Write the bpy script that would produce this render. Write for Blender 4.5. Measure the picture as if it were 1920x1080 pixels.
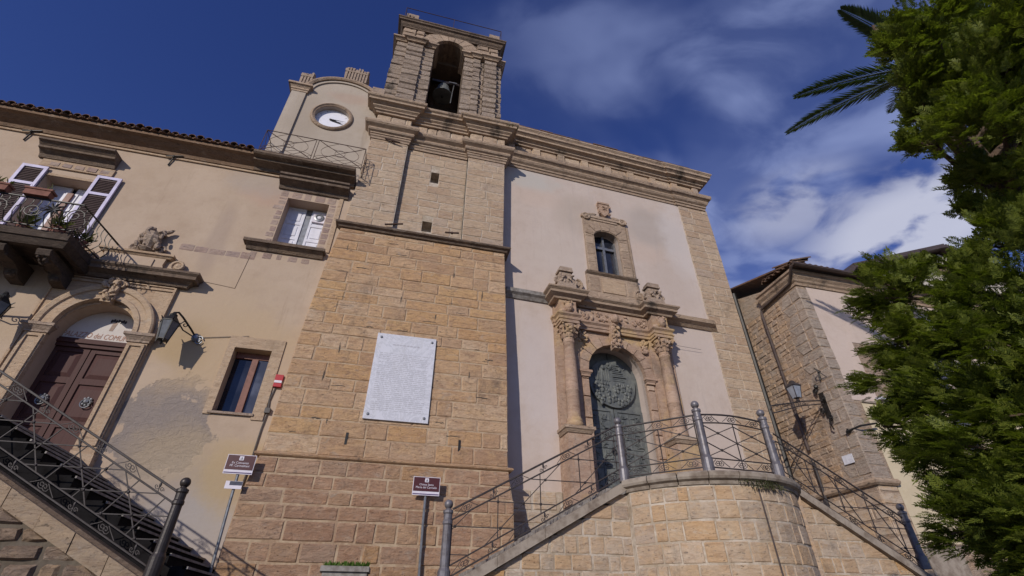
import bpy, math, random
import numpy as np
from mathutils import Vector, Matrix

sc = bpy.context.scene
for o in list(bpy.data.objects):
    bpy.data.objects.remove(o)
COL = sc.collection
rad = math.radians

# ------------------------------------------------------------------ camera
cam_d = bpy.data.cameras.new('camera')
cam = bpy.data.objects.new('camera', cam_d)
COL.objects.link(cam)
sc.camera = cam
cam_d.sensor_width = 36.0
cam_d.lens = 16.82
cam_d.clip_end = 5000
HEAD, PITCH, ROLL = rad(-14.1), math.atan(619 / 897.0), math.atan2(5, 1300)
_F = Vector((0, math.cos(PITCH), math.sin(PITCH)))
_R = Vector((1, 0, 0))
_U = Vector((0, -math.sin(PITCH), math.cos(PITCH)))
_R2 = math.cos(ROLL) * _R + math.sin(ROLL) * _U
_U2 = -math.sin(ROLL) * _R + math.cos(ROLL) * _U
_M = Matrix.Rotation(HEAD, 3, 'Z')
R3 = Matrix((_M @ _R2, _M @ _U2, -(_M @ _F))).transposed()
cam.matrix_world = Matrix.Translation((0, -12, 0)) @ R3.to_4x4()

# ------------------------------------------------------------------ sun and sky
SUN = Vector((-0.80, -1.0, 0.56)).normalized()          # towards the sun
sun_d = bpy.data.lights.new('sun', 'SUN')
sun_d.energy = 4.0
sun_d.angle = rad(0.55)
sun_d.color = (1.0, 0.925, 0.815)
sun = bpy.data.objects.new('sun', sun_d)
COL.objects.link(sun)
sun.rotation_euler = (-SUN).to_track_quat('-Z', 'Y').to_euler()

world = bpy.data.worlds.new('World')
sc.world = world
world.use_nodes = True
wn, wl = world.node_tree.nodes, world.node_tree.links
wn.clear()


def wnode(t, **k):
    n = wn.new(t)
    for a, b in k.items():
        setattr(n, a, b)
    return n


sky = wnode('ShaderNodeTexSky', sky_type='NISHITA')
sky.sun_disc = False
sky.sun_elevation = math.asin(SUN.z)
sky.sun_rotation = math.atan2(SUN.x, SUN.y)
sky.altitude = 900
sky.air_density = 1.0
sky.dust_density = 0.0
sky.ozone_density = 3.0
hs = wnode('ShaderNodeHueSaturation')
hs.inputs['Hue'].default_value = 0.527
hs.inputs['Saturation'].default_value = 1.20
hs.inputs['Value'].default_value = 1.2
wl.new(sky.outputs[0], hs.inputs['Color'])
tc = wnode('ShaderNodeTexCoord')


def wmath(op, a, b=None, c=None):
    n = wnode('ShaderNodeMath', operation=op)
    for i, v in enumerate((a, b, c)):
        if v is None:
            continue
        if isinstance(v, (int, float)):
            n.inputs[i].default_value = v
        else:
            wl.new(v, n.inputs[i])
    return n.outputs[0]


def wsmooth(v, a, b):
    n = wnode('ShaderNodeMapRange', interpolation_type='SMOOTHSTEP')
    wl.new(v, n.inputs[0])
    n.inputs[1].default_value = a
    n.inputs[2].default_value = b
    return n.outputs[0]


# cloud layer seen from below: direction projected to a plane overhead
sep = wnode('ShaderNodeSeparateXYZ')
wl.new(tc.outputs['Generated'], sep.inputs[0])
zc = wmath('MAXIMUM', sep.outputs[2], 0.06)
px = wmath('DIVIDE', sep.outputs[0], zc)
py = wmath('DIVIDE', sep.outputs[1], zc)
comb = wnode('ShaderNodeCombineXYZ')
wl.new(px, comb.inputs[0])
wl.new(py, comb.inputs[1])


def wnoise(scale, rot=0.0, stretch=(1, 1, 1), detail=7, dist=0.0, off=(0, 0, 0)):
    mp = wnode('ShaderNodeMapping')
    mp.inputs['Rotation'].default_value = (0, 0, rot)
    mp.inputs['Scale'].default_value = stretch
    mp.inputs['Location'].default_value = off
    wl.new(comb.outputs[0], mp.inputs[0])
    n = wnode('ShaderNodeTexNoise')
    n.inputs['Scale'].default_value = scale
    n.inputs['Detail'].default_value = detail
    n.inputs['Distortion'].default_value = dist
    wl.new(mp.outputs[0], n.inputs[0])
    return n.outputs[0]


def wblob(cx, cy, r, soft):
    dx = wmath('SUBTRACT', px, cx)
    dy = wmath('SUBTRACT', py, cy)
    d = wmath('SQRT', wmath('ADD', wmath('MULTIPLY', dx, dx), wmath('MULTIPLY', dy, dy)))
    return wsmooth(d, r + soft, r - soft)


big_ = wsmooth(wnoise(1.5, rad(35), (1.0, 1.5, 1), 4, 0.2, (3.1, 0.4, 0)), 0.30, 0.66)
wisp = wsmooth(wnoise(4.2, rad(50), (0.8, 1.25, 1), 12, 0.45, (1.1, 2.4, 0)), 0.38, 0.62)
thin = wmath('MULTIPLY', big_, wmath('ADD', wmath('MULTIPLY', wisp, 0.80), 0.28))
# the thin veil lies over the right of the view and fades to clear blue on the left
veil = wmath('MULTIPLY', thin, wsmooth(wmath('ADD', px, wmath('MULTIPLY', py, -0.35)), -0.30, 0.45))
puffn = wsmooth(wnoise(4.2, 0.4, (1, 1, 1), 12, 0.3, (0.3, 1.7, 0)), 0.34, 0.50)
puff = wmath('MULTIPLY', puffn, wmath('MAXIMUM', wblob(1.48, 0.78, 0.28, 0.14), wmath('MULTIPLY', wblob(1.07, 0.80, 0.15, 0.10), 0.6)))
veil = wmath('MULTIPLY', veil, 0.9)
mixv = wnode('ShaderNodeMixRGB')
wl.new(veil, mixv.inputs[0])
wl.new(hs.outputs[0], mixv.inputs[1])
mixv.inputs[2].default_value = (2.9, 3.6, 6.6, 1)
mixp = wnode('ShaderNodeMixRGB')
wl.new(wmath('MULTIPLY', puff, 0.8), mixp.inputs[0])
wl.new(mixv.outputs[0], mixp.inputs[1])
mixp.inputs[2].default_value = (7.4, 7.6, 9.0, 1)
bg = wnode('ShaderNodeBackground')
bg.inputs['Strength'].default_value = 0.10
wl.new(mixp.outputs[0], bg.inputs[0])
wo = wnode('ShaderNodeOutputWorld')
wl.new(bg.outputs[0], wo.inputs[0])

sc.view_settings.view_transform = 'Standard'
sc.view_settings.look = 'None'
sc.view_settings.gamma = 1.0
sc.view_settings.use_curve_mapping = False
sc.view_settings.exposure = -0.26
sc.render.engine = 'CYCLES'

rng = random.Random(11)
U = rng.uniform

# ------------------------------------------------------------------ materials


class NT:
    def __init__(s, name):
        s.m = bpy.data.materials.new(name)
        s.m.use_nodes = True
        s.n, s.l = s.m.node_tree.nodes, s.m.node_tree.links
        s.b = s.n['Principled BSDF']
        s.tc = s.n.new('ShaderNodeTexCoord')

    def put(s, v, sock):
        if isinstance(v, (int, float)):
            sock.default_value = v
        elif isinstance(v, (tuple, list)):
            sock.default_value = tuple(v) + ((1,) if len(v) == 3 and sock.type == 'RGBA' else ())
        else:
            s.l.new(v, sock)

    def math(s, op, a, b=0.0, c=None):
        n = s.n.new('ShaderNodeMath')
        n.operation = op
        s.put(a, n.inputs[0])
        s.put(b, n.inputs[1])
        if c is not None:
            s.put(c, n.inputs[2])
        return n.outputs[0]

    def mapping(s, scale=(1, 1, 1), loc=(0, 0, 0), src=None):
        n = s.n.new('ShaderNodeMapping')
        n.inputs['Scale'].default_value = scale
        n.inputs['Location'].default_value = loc
        s.l.new(src or s.tc.outputs['Object'], n.inputs[0])
        return n.outputs[0]

    def shifted(s):
        """object coordinates moved by a random step for every stone, so no two faces carry the same grain"""
        n = s.n.new('ShaderNodeVectorMath')
        n.operation = 'MULTIPLY_ADD'
        c = s.n.new('ShaderNodeCombineXYZ')
        r = s.random()
        s.l.new(r, c.inputs[0])
        s.l.new(r, c.inputs[1])
        s.l.new(r, c.inputs[2])
        s.l.new(c.outputs[0], n.inputs[0])
        n.inputs[1].default_value = (31.0, 17.0, 43.0)
        s.l.new(s.tc.outputs['Object'], n.inputs[2])
        return n.outputs[0]

    def noise(s, scale, detail=5, rough=0.55, stretch=(1, 1, 1), loc=(0, 0, 0), dist=0.0, src=None):
        n = s.n.new('ShaderNodeTexNoise')
        n.inputs['Scale'].default_value = scale
        n.inputs['Detail'].default_value = detail
        n.inputs['Roughness'].default_value = rough
        n.inputs['Distortion'].default_value = dist
        s.l.new(s.mapping(stretch, loc, src), n.inputs[0])
        return n.outputs[0]

    def voro(s, scale, feature='F1', stretch=(1, 1, 1), out=0):
        n = s.n.new('ShaderNodeTexVoronoi')
        n.feature = feature
        n.inputs['Scale'].default_value = scale
        s.l.new(s.mapping(stretch), n.inputs[0])
        return n.outputs[out]

    def step(s, v, a, b, lo=0.0, hi=1.0):
        n = s.n.new('ShaderNodeMapRange')
        n.interpolation_type = 'SMOOTHSTEP'
        s.put(v, n.inputs[0])
        for i, x in enumerate((a, b, lo, hi)):
            n.inputs[i + 1].default_value = x
        return n.outputs[0]

    def mix(s, f, a, b, mode='MIX'):
        n = s.n.new('ShaderNodeMixRGB')
        n.blend_type = mode
        s.put(f, n.inputs[0])
        s.put(a, n.inputs[1])
        s.put(b, n.inputs[2])
        return n.outputs[0]

    def ramp(s, f, cols):
        n = s.n.new('ShaderNodeValToRGB')
        e = n.color_ramp.elements
        for i, c in enumerate(cols):
            p = i / (len(cols) - 1)
            if i == 0:
                el = e[0]
            elif i == 1 and len(e) == 2:
                el = e[1]
            else:
                el = e.new(p)
            el.position = p
            el.color = tuple(c) + (1,)
        s.put(f, n.inputs[0])
        return n.outputs[0]

    def sep(s):
        n = s.n.new('ShaderNodeSeparateXYZ')
        s.l.new(s.tc.outputs['Object'], n.inputs[0])
        return n.outputs

    def random(s):
        o = s.n.new('ShaderNodeObjectInfo').outputs['Random']
        g = s.n.new('ShaderNodeNewGeometry').outputs['Random Per Island']
        return s.math('FRACT', s.math('ADD', o, g), 0.0)

    def done(s, col, rough=0.85, bump=None, dist=0.01, strength=0.6, metal=0.0, spec=0.3):
        s.put(col, s.b.inputs['Base Color'])
        s.put(rough, s.b.inputs['Roughness'])
        s.b.inputs['Metallic'].default_value = metal
        s.b.inputs['Specular IOR Level'].default_value = spec
        if bump is not None:
            n = s.n.new('ShaderNodeBump')
            n.inputs['Distance'].default_value = dist
            n.inputs['Strength'].default_value = strength
            s.l.new(bump, n.inputs['Height'])
            s.l.new(n.outputs[0], s.b.inputs['Normal'])
        return s.m


def mk_stone(name, cols, stain=(0.07, 0.055, 0.045), amt=0.55, bump=0.02, patch=None, mortar=(0.40, 0.345, 0.29), smear=0.45):
    t = NT(name)
    tint = lambda k: (k[0] * .91, k[1] * .855, k[2] * .88)
    cols = [tint(k) for k in cols]
    own = t.shifted()
    c = t.ramp(t.random(), cols)
    c = t.mix(t.step(t.noise(1.3, 5, 0.6), 0.38, 0.70, 0.0, 0.38), c, cols[1])
    c = t.mix(t.step(t.noise(2.2, 6, 0.65, (1, 1, 1.4), (3, 9, 4)), 0.45, 0.66, 0.0, 0.42), c, cols[0])
    c = t.mix(t.step(t.noise(4.5, 7, 0.7, (1, 1, 2.0), (1, 2, 8)), 0.48, 0.66, 0.0, 0.65), c, cols[-1])
    c = t.mix(t.step(t.noise(3.4, 7, 0.7, (1, 1, 1.6), (6, 4, 2)), 0.50, 0.66, 0.0, 0.6), c, cols[len(cols) // 2])
    # bedding: thin wavering darker layers
    bed = t.noise(2.0, 8, 0.7, (1, 1, 5), dist=1.4, src=own)
    c = t.mix(t.step(bed, 0.46, 0.68, 0, 0.55), c, t.mix(1.0, c, (0.60, 0.52, 0.47), 'MULTIPLY'))
    c = t.mix(t.step(t.noise(11, 6, 0.7), 0.50, 0.72, 0, 0.5), c, t.mix(1.0, c, (1.35, 1.30, 1.22), 'MULTIPLY'))
    # lime smeared over the faces from old pointing
    sm = t.noise(2.1, 9, 0.75, (1, 1, 1.8), (8, 1, 6), dist=0.7)
    c = t.mix(t.step(sm, 0.55, 0.68, 0, smear), c, mortar)
    if patch:
        c = t.mix(t.step(t.noise(0.55, 5, 0.6, (1, 1, 1), (7, 3, 1)), 0.5, 0.62, 0, 0.55), c, patch)
    # black crust and run marks
    st = t.noise(1.1, 9, 0.72, (1, 1, 0.5))
    c = t.mix(t.step(st, 0.54, 0.70, 0, amt), c, stain)
    sp = t.noise(6.5, 7, 0.7, (1, 1, 2.5), (2, 5, 3))
    c = t.mix(t.step(sp, 0.58, 0.70, 0, min(1, amt + .2)), c, stain)
    pit = t.step(t.noise(17, 6, 0.75, (1, 1, 1.7), src=own), 0.60, 0.72, 1, 0)
    c = t.mix(t.math('MULTIPLY', t.math('SUBTRACT', 1, pit), .8), c, t.mix(1.0, c, (0.40, 0.34, 0.30), 'MULTIPLY'))
    h = t.math('ADD', t.math('MULTIPLY', pit, 0.6), t.math('MULTIPLY', t.noise(5, 9, 0.72, (1, 1, 2.4), dist=.6, src=own), 1.4))
    return t.done(c, 0.93, h, bump * 1.35, 0.85)


TOWER_COLS = [(0.58, 0.395, 0.20), (0.52, 0.335, 0.17), (0.58, 0.42, 0.26), (0.43, 0.30, 0.19), (0.59, 0.46, 0.31), (0.53, 0.37, 0.22), (0.40, 0.265, 0.165)]
UPPER_COLS = [(0.50, 0.39, 0.265), (0.55, 0.445, 0.31), (0.45, 0.335, 0.225), (0.57, 0.47, 0.335), (0.42, 0.345, 0.27)]
M_STONE = mk_stone('ochre_stone', TOWER_COLS, stain=(0.11, 0.085, 0.07), amt=0.6, bump=0.035)
M_PLINTH = mk_stone('brown_stone', [(0.38, 0.24, 0.15), (0.45, 0.30, 0.19), (0.33, 0.205, 0.13), (0.48, 0.345, 0.23), (0.44, 0.28, 0.14), (0.36, 0.265, 0.19)], stain=(0.10, 0.075, 0.062), amt=0.5, bump=0.04)
M_UPPER = mk_stone('pale_stone', UPPER_COLS, stain=(0.13, 0.105, 0.085), amt=0.5, bump=0.03)
M_GREY = mk_stone('weathered_stone', [(0.42, 0.345, 0.265), (0.36, 0.29, 0.22), (0.47, 0.385, 0.295)], stain=(0.05, 0.042, 0.036), amt=0.8, bump=0.03)
M_CORN = mk_stone('cornice_stone', [(0.44, 0.35, 0.25), (0.36, 0.28, 0.20), (0.50, 0.40, 0.29)], stain=(0.05, 0.042, 0.036), amt=0.9, bump=0.03)
M_STAIRST = mk_stone('buff_stone', [(0.52, 0.44, 0.33), (0.55, 0.47, 0.36), (0.52, 0.33, 0.15), (0.44, 0.37, 0.28), (0.54, 0.40, 0.24), (0.38, 0.31, 0.24), (0.52, 0.45, 0.35), (0.50, 0.36, 0.22)], stain=(0.13, 0.11, 0.095), amt=0.6, smear=.6, mortar=(0.50, 0.44, 0.36))
M_SLABST = mk_stone('slab_stone', [(0.36, 0.29, 0.20), (0.40, 0.31, 0.20), (0.30, 0.25, 0.19)], amt=0.6)
M_BALSHADE = mk_stone('shade_black_stone', [(0.075, 0.058, 0.045), (0.10, 0.078, 0.06), (0.055, 0.044, 0.036)], stain=(0.02, 0.018, 0.016), amt=0.8, smear=.1)  # near-black: the shadow under the balcony is put into the stone colour
M_PORTAL = mk_stone('portal_stone', [(0.41, 0.29, 0.205), (0.47, 0.35, 0.255), (0.36, 0.26, 0.19), (0.51, 0.40, 0.295)], stain=(0.10, 0.075, 0.06), amt=0.5, patch=(0.52, 0.36, 0.16))
M_PALSTONE = mk_stone('warm_trim_stone', [(0.52, 0.415, 0.285), (0.47, 0.36, 0.24)], stain=(0.22, 0.16, 0.11), amt=0.4)
M_DARKCORN = mk_stone('soot_and_shade_stone', [(0.20, 0.155, 0.115), (0.15, 0.115, 0.085), (0.26, 0.20, 0.14)], stain=(0.03, 0.026, 0.023), amt=0.8, bump=0.03)  # soot on cornices and sills; painted shade inside the belfry
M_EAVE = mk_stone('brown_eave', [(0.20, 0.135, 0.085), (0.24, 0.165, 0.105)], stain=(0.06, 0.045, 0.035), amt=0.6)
M_RUBBLE = mk_stone('rubble_stone', [(0.48, 0.33, 0.19), (0.40, 0.31, 0.22), (0.52, 0.38, 0.24), (0.34, 0.27, 0.21), (0.46, 0.39, 0.30)], amt=0.45, bump=0.05)
M_QUOIN = mk_stone('quoin_stone', [(0.42, 0.37, 0.30), (0.35, 0.305, 0.25), (0.47, 0.41, 0.335), (0.39, 0.31, 0.24)], amt=0.6, bump=0.04)
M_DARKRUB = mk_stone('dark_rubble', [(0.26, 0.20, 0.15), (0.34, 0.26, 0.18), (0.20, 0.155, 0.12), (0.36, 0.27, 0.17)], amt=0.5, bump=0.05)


def mk_plain(name, col, rough=0.8, var=0.25, scale=6, bump=0.006, metal=0.0, spec=0.3, dark=(0.5, 0.45, 0.42)):
    t = NT(name)
    c = t.mix(t.step(t.noise(scale, 6), 0.35, 0.7, 0, var * 2), col, t.mix(1.0, col, dark, 'MULTIPLY'))
    return t.done(c, rough, t.noise(scale * 4, 6), bump, 0.5, metal, spec)


M_DARKMORTAR = mk_plain('dark_mortar', (0.14, 0.115, 0.09), 0.95, 0.4, 4, 0.03)
def mk_mortar(name, pale, worn):
    t = NT(name)
    c = t.mix(t.step(t.noise(2.6, 7, 0.7), 0.42, 0.58), worn, pale)
    c = t.mix(t.step(t.noise(9, 6, 0.7), 0.48, 0.7, 0, 0.5), c, t.mix(1.0, c, (0.6, 0.55, 0.5), 'MULTIPLY'))
    return t.done(c, 0.95, t.noise(12, 6), 0.02, 0.6)


M_MORTAR = mk_mortar('lime_mortar', (0.43, 0.325, 0.225), (0.33, 0.225, 0.15))
M_MORTARW = mk_mortar('pale_mortar', (0.50, 0.43, 0.36), (0.36, 0.29, 0.22))
M_IRON = mk_plain('grey_painted_iron', (0.055, 0.046, 0.047), 0.6, 0.35, 9, 0.004, 0.1, 0.35)
M_POSTDK = mk_plain('brown_painted_iron', (0.045, 0.036, 0.034), 0.42, 0.3, 9, 0.003, 0.3, 0.5)
M_POST = mk_plain('grey_cast_iron', (0.175, 0.165, 0.185), 0.45, 0.4, 7, 0.004, 0.25, 0.5)
M_BLACK = mk_plain('black_iron', (0.022, 0.02, 0.02), 0.5, 0.3, 9, 0.003, 0.3, 0.5)
M_RUST = mk_plain('rusty_iron', (0.075, 0.042, 0.032), 0.75, 0.4, 9, 0.004, 0.1)
M_PIPE = mk_plain('brown_pipe', (0.085, 0.062, 0.055), 0.5, 0.3, 5, 0.002)
M_WHITE = mk_plain('white_paint', (0.68, 0.68, 0.76), 0.5, 0.12, 5, 0.003)
M_LAV = mk_plain('lavender_paint', (0.50, 0.46, 0.66), 0.5, 0.2, 5, 0.003)
M_BROWNW = mk_plain('brown_louvre', (0.060, 0.034, 0.034), 0.6, 0.3, 12, 0.004)
M_REDWOOD = mk_plain('red_brown_wood', (0.22, 0.095, 0.07), 0.5, 0.3, 10, 0.003)
def mk_marble():
    t = NT('white_marble')
    v = t.noise(1.6, 10, 0.75, (1, 1, 1), dist=2.5)
    c = t.mix(t.step(t.math('ABSOLUTE', t.math('SUBTRACT', v, 0.5)), 0.0, 0.05, 0.55, 0.0), (0.60, 0.60, 0.665), (0.40, 0.405, 0.45))
    c = t.mix(t.step(t.noise(3, 7, 0.7, (1, 1, .3)), 0.5, 0.75, 0, 0.4), c, (0.50, 0.49, 0.50))
    return t.done(c, 0.45, t.noise(9, 5), 0.002, 0.4, 0, 0.35)


M_MARBLE = mk_marble()
M_INK = mk_plain('grey_engraving', (0.47, 0.465, 0.52), 0.8, 0.2, 20, 0.001)
M_DOORW = None
M_BRONZE = None
M_TILE = mk_stone('clay_tile', [(0.17, 0.10, 0.065), (0.13, 0.085, 0.06), (0.22, 0.135, 0.085), (0.10, 0.075, 0.055)], amt=0.6)
M_TERRA = mk_plain('terracotta', (0.22, 0.095, 0.07), 0.8, 0.3, 8, 0.004)
M_CONC = mk_plain('grey_concrete', (0.30, 0.28, 0.265), 0.9, 0.4, 8, 0.01)
M_COPING = mk_plain('grey_coping', (0.33, 0.28, 0.235), 0.9, 0.45, 5, 0.012)
M_STEP = mk_plain('near_black_step', (0.016, 0.015, 0.016), 0.95, 0.4, 6, 0.006, 0, 0.05)  # even near-black colour for the town hall steps
M_RED = mk_plain('red_plastic', (0.42, 0.03, 0.04), 0.4, 0.1, 6, 0.001)
M_SIGN = mk_plain('maroon_enamel', (0.075, 0.016, 0.016), 0.35, 0.1, 6, 0.001, 0, 0.5)
M_SIGNW = mk_plain('white_enamel', (0.70, 0.66, 0.74), 0.4, 0.1, 6, 0.001)
M_SIGNP = mk_plain('violet_enamel', (0.09, 0.06, 0.16), 0.4, 0.1, 6, 0.001)
M_GALV = mk_plain('galvanised_steel', (0.24, 0.25, 0.27), 0.4, 0.3, 10, 0.002, 0.5, 0.5)
M_CABLE = mk_plain('grey_cable', (0.12, 0.11, 0.105), 0.7, 0.2, 6, 0.001)
M_CLOCKF = mk_plain('white_clock_dial', (0.76, 0.76, 0.84), 0.4, 0.05, 5, 0.001)
M_GLASSLAMP2 = mk_plain('dusty_glass', (0.13, 0.135, 0.15), 0.25, 0.3, 9, 0.001, 0, 0.4)
M_GLASSLAMP = mk_plain('frosted_glass', (0.26, 0.28, 0.33), 0.2, 0.2, 9, 0.001, 0, 0.6)
M_BRICK = mk_stone('pinkish_brick', [(0.38, 0.29, 0.235), (0.34, 0.255, 0.215), (0.43, 0.35, 0.28), (0.32, 0.255, 0.225)], amt=0.3)
M_GROUND = mk_plain('paving_ground', (0.13, 0.115, 0.10), 0.9, 0.3, 2, 0.02)


def mk_glass(name, col=(0.012, 0.014, 0.022)):
    t = NT(name)
    return t.done(t.mix(t.step(t.noise(2, 3), 0.4, 0.7), col, tuple(2.2 * x for x in col)), 0.08, t.noise(1.5, 2), 0.02, 0.05, 0, 0.6)


M_GLASS = mk_glass('dark_glass')
M_GLASSB = mk_glass('blue_glass', (0.05, 0.055, 0.075))


def mk_wood():
    t = NT('dark_door_wood')
    g = t.noise(3, 6, 0.6, (6, 6, 0.5))
    c = t.ramp(g, [(0.036, 0.015, 0.014), (0.078, 0.036, 0.033), (0.054, 0.025, 0.023)])
    c = t.mix(t.step(t.noise(1.2, 5), 0.5, 0.7, 0, 0.4), c, (0.085, 0.058, 0.058))
    return t.done(c, 0.6, g, 0.006, 0.5, 0, 0.15)


M_DOORW = mk_wood()


def mk_bronze():
    t = NT('green_bronze')
    n = t.noise(4, 7, 0.6)
    c = t.ramp(n, [(0.036, 0.042, 0.047), (0.085, 0.093, 0.098), (0.16, 0.168, 0.160), (0.068, 0.076, 0.087)])
    return t.done(c, 0.62, t.noise(14, 6), 0.016, 0.8, 0.1, 0.4)


M_BRONZE = mk_bronze()


def mk_plaster(name, base, alt, blots=(), fine=0.012, streak=None, band=None):
    """painted render: cloudy tone, stains each with its own place (x, z, radius, colour, strength)"""
    t = NT(name)
    c = t.mix(t.step(t.noise(0.55, 6, 0.6), 0.32, 0.70), base, alt)
    c = t.mix(t.step(t.noise(2.6, 7, 0.65), 0.42, 0.72, 0, 0.32), c, t.mix(1.0, c, (0.78, 0.74, 0.70), 'MULTIPLY'))
    c = t.mix(t.step(t.noise(1.3, 7, 0.6, (1, 1, 0.25), (4, 0, 2)), 0.55, 0.75, 0, 0.35), c, t.mix(1.0, c, (1.12, 1.08, 1.02), 'MULTIPLY'))
    c = t.mix(t.step(t.noise(3.5, 9, 0.7, (1.2, 1, 0.10), (7, 0, 3)), 0.56, 0.74, 0, 0.45), c, t.mix(1.0, c, (0.66, 0.61, 0.57), 'MULTIPLY'))
    c = t.mix(t.step(t.noise(14, 8, 0.75), 0.5, 0.72, 0, 0.3), c, t.mix(1.0, c, (0.82, 0.78, 0.74), 'MULTIPLY'))
    if streak:
        c = t.mix(t.step(t.noise(1.7, 8, 0.66, (1.5, 1, 0.18), (1, 0, 5)), 0.53, 0.72, 0, 0.5), c, streak)
    X, Y, Z = t.sep()
    wob = t.math('MULTIPLY', t.math('SUBTRACT', t.noise(1.3, 6, 0.65), 0.5), 1.0)
    hgt = t.noise(7, 8, 0.62)
    for (bx, bz, rx, rz, bc, a, *rough) in blots:
        dx = t.math('DIVIDE', t.math('SUBTRACT', X, bx), rx)
        dz = t.math('DIVIDE', t.math('SUBTRACT', Z, bz), rz)
        d = t.math('SQRT', t.math('ADD', t.math('MULTIPLY', dx, dx), t.math('MULTIPLY', dz, dz)))
        d = t.math('ADD', d, t.math('MULTIPLY', wob, 1.6 if not rough else 2.6))
        w = 0.45 if not rough else 0.06
        f = t.step(d, 1.0 + w, 1.0 - w)
        c = t.mix(t.math('MULTIPLY', f, a), c, bc)
        if rough:
            r2 = t.noise(5, 8, 0.7, (1, 1, 1.5), dist=1.2)
            hgt = t.math('ADD', t.math('MULTIPLY', hgt, t.math('SUBTRACT', 1.0, f)), t.math('MULTIPLY', t.math('SUBTRACT', t.math('MULTIPLY', r2, 5.0), 2.4), f))
    return t.done(c, 0.93, hgt, fine, 0.7)


M_PALPL = mk_plaster('beige_render', (0.43, 0.325, 0.243), (0.475, 0.368, 0.282), [
    (-4.9, 3.45, 0.95, 1.15, (0.257, 0.215, 0.194), 0.95, 1),
    (-4.2, 2.2, 1.1, 0.75, (0.328, 0.281, 0.252), 0.8),
    (-3.7, 1.5, 0.9, 0.8, (0.390, 0.351, 0.333), 0.8),
    (-5.2, 5.6, 0.50, 0.65, (0.211, 0.148, 0.050), 0.8),
    (-3.3, 2.6, 0.7, 0.7, (0.429, 0.312, 0.171), 0.75),
    (-4.6, 2.9, 0.8, 0.7, (0.437, 0.328, 0.207), 0.5),
    (-4.3, 5.6, 1.7, 1.2, (0.46, 0.335, 0.215), 0.8),
    (-5.4, 7.0, 1.6, 0.9, (0.45, 0.34, 0.24), 0.6),
    (-9.7, 5.5, 1.1, 0.9, (0.437, 0.335, 0.243), 0.7),
    (-4.7, 10.8, 0.8, 0.4, (0.437, 0.281, 0.216), 0.45),
    (-5.0, 11.2, 1.0, 0.5, (0.374, 0.312, 0.270), 0.6),
    (-5.6, 8.9, 0.25, 1.3, (0.281, 0.211, 0.180), 0.35),
])
M_CHPL = mk_plaster('pinkish_render', (0.49, 0.40, 0.35), (0.53, 0.445, 0.40), [
    (1.0, 14.2, 1.1, 0.5, (0.45, 0.42, 0.39), 0.8),
    (1.3, 13.3, 0.9, 0.5, (0.53, 0.40, 0.33), 0.35),
    (3.0, 12.8, 1.0, 1.0, (0.40, 0.33, 0.28), 0.5),
    (6.2, 13.0, 1.4, 1.0, (0.36, 0.31, 0.285), 0.6),
    (7.3, 12.6, 0.7, 2.0, (0.56, 0.505, 0.49), 0.6),
    (5.6, 11.6, 0.7, 0.5, (0.52, 0.39, 0.32), 0.35),
    (7.2, 8.0, 1.2, 1.0, (0.54, 0.46, 0.43), 0.5),
    (2.0, 10.5, 1.2, 1.4, (0.50, 0.42, 0.37), 0.5),
    (1.2, 6.0, 0.9, 2.0, (0.53, 0.47, 0.47), 0.5),
    (6.6, 10.2, 0.9, 1.2, (0.47, 0.39, 0.35), 0.5),
], streak=(0.40, 0.34, 0.315))
M_CLOCKPL = mk_plaster('grey_beige_render', (0.40, 0.335, 0.275), (0.44, 0.375, 0.315), [(-4.6, 14.9, 0.5, 1.2, (0.33, 0.27, 0.215), 0.5), (-3.4, 16.4, 0.7, 0.3, (0.40, 0.28, 0.22), 0.5)], streak=(0.36, 0.29, 0.225))
M_HOUSEPL = mk_plaster('rosy_render', (0.55, 0.45, 0.40), (0.52, 0.42, 0.365))
M_HOUSELOW = mk_plaster('cream_render', (0.58, 0.49, 0.35), (0.55, 0.46, 0.325))
M_FARPL = mk_plaster('far_render', (0.50, 0.46, 0.40), (0.44, 0.40, 0.35))
M_LUNETTE = mk_plaster('white_lunette', (0.62, 0.585, 0.57), (0.56, 0.51, 0.48))


def mk_leaf(name, cols, trans=True):
    t = NT(name)
    g = t.n.new('ShaderNodeNewGeometry').outputs['Random Per Island']
    n = t.noise(1.1, 4)
    f = t.math('ADD', t.math('MULTIPLY', g, 0.55), t.math('MULTIPLY', n, 0.5))
    c = t.ramp(f, cols)
    brown = t.step(t.noise(0.9, 4, 0.6, (1, 1, 1), (5, 2, 9)), 0.66, 0.74, 0, 0.7)
    c = t.mix(brown, c, (0.13, 0.065, 0.028))
    t.done(c, 0.55, None, spec=0.35)
    tr = t.n.new('ShaderNodeBsdfTranslucent')
    t.l.new(t.mix(1.0, c, (1.3, 1.5, 0.6), 'MULTIPLY'), tr.inputs[0])
    mx = t.n.new('ShaderNodeMixShader')
    mx.inputs[0].default_value = 0.38
    t.l.new(t.b.outputs[0], mx.inputs[1])
    t.l.new(tr.outputs[0], mx.inputs[2])
    t.l.new(mx.outputs[0], t.n['Material Output'].inputs[0])
    return t.m


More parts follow.
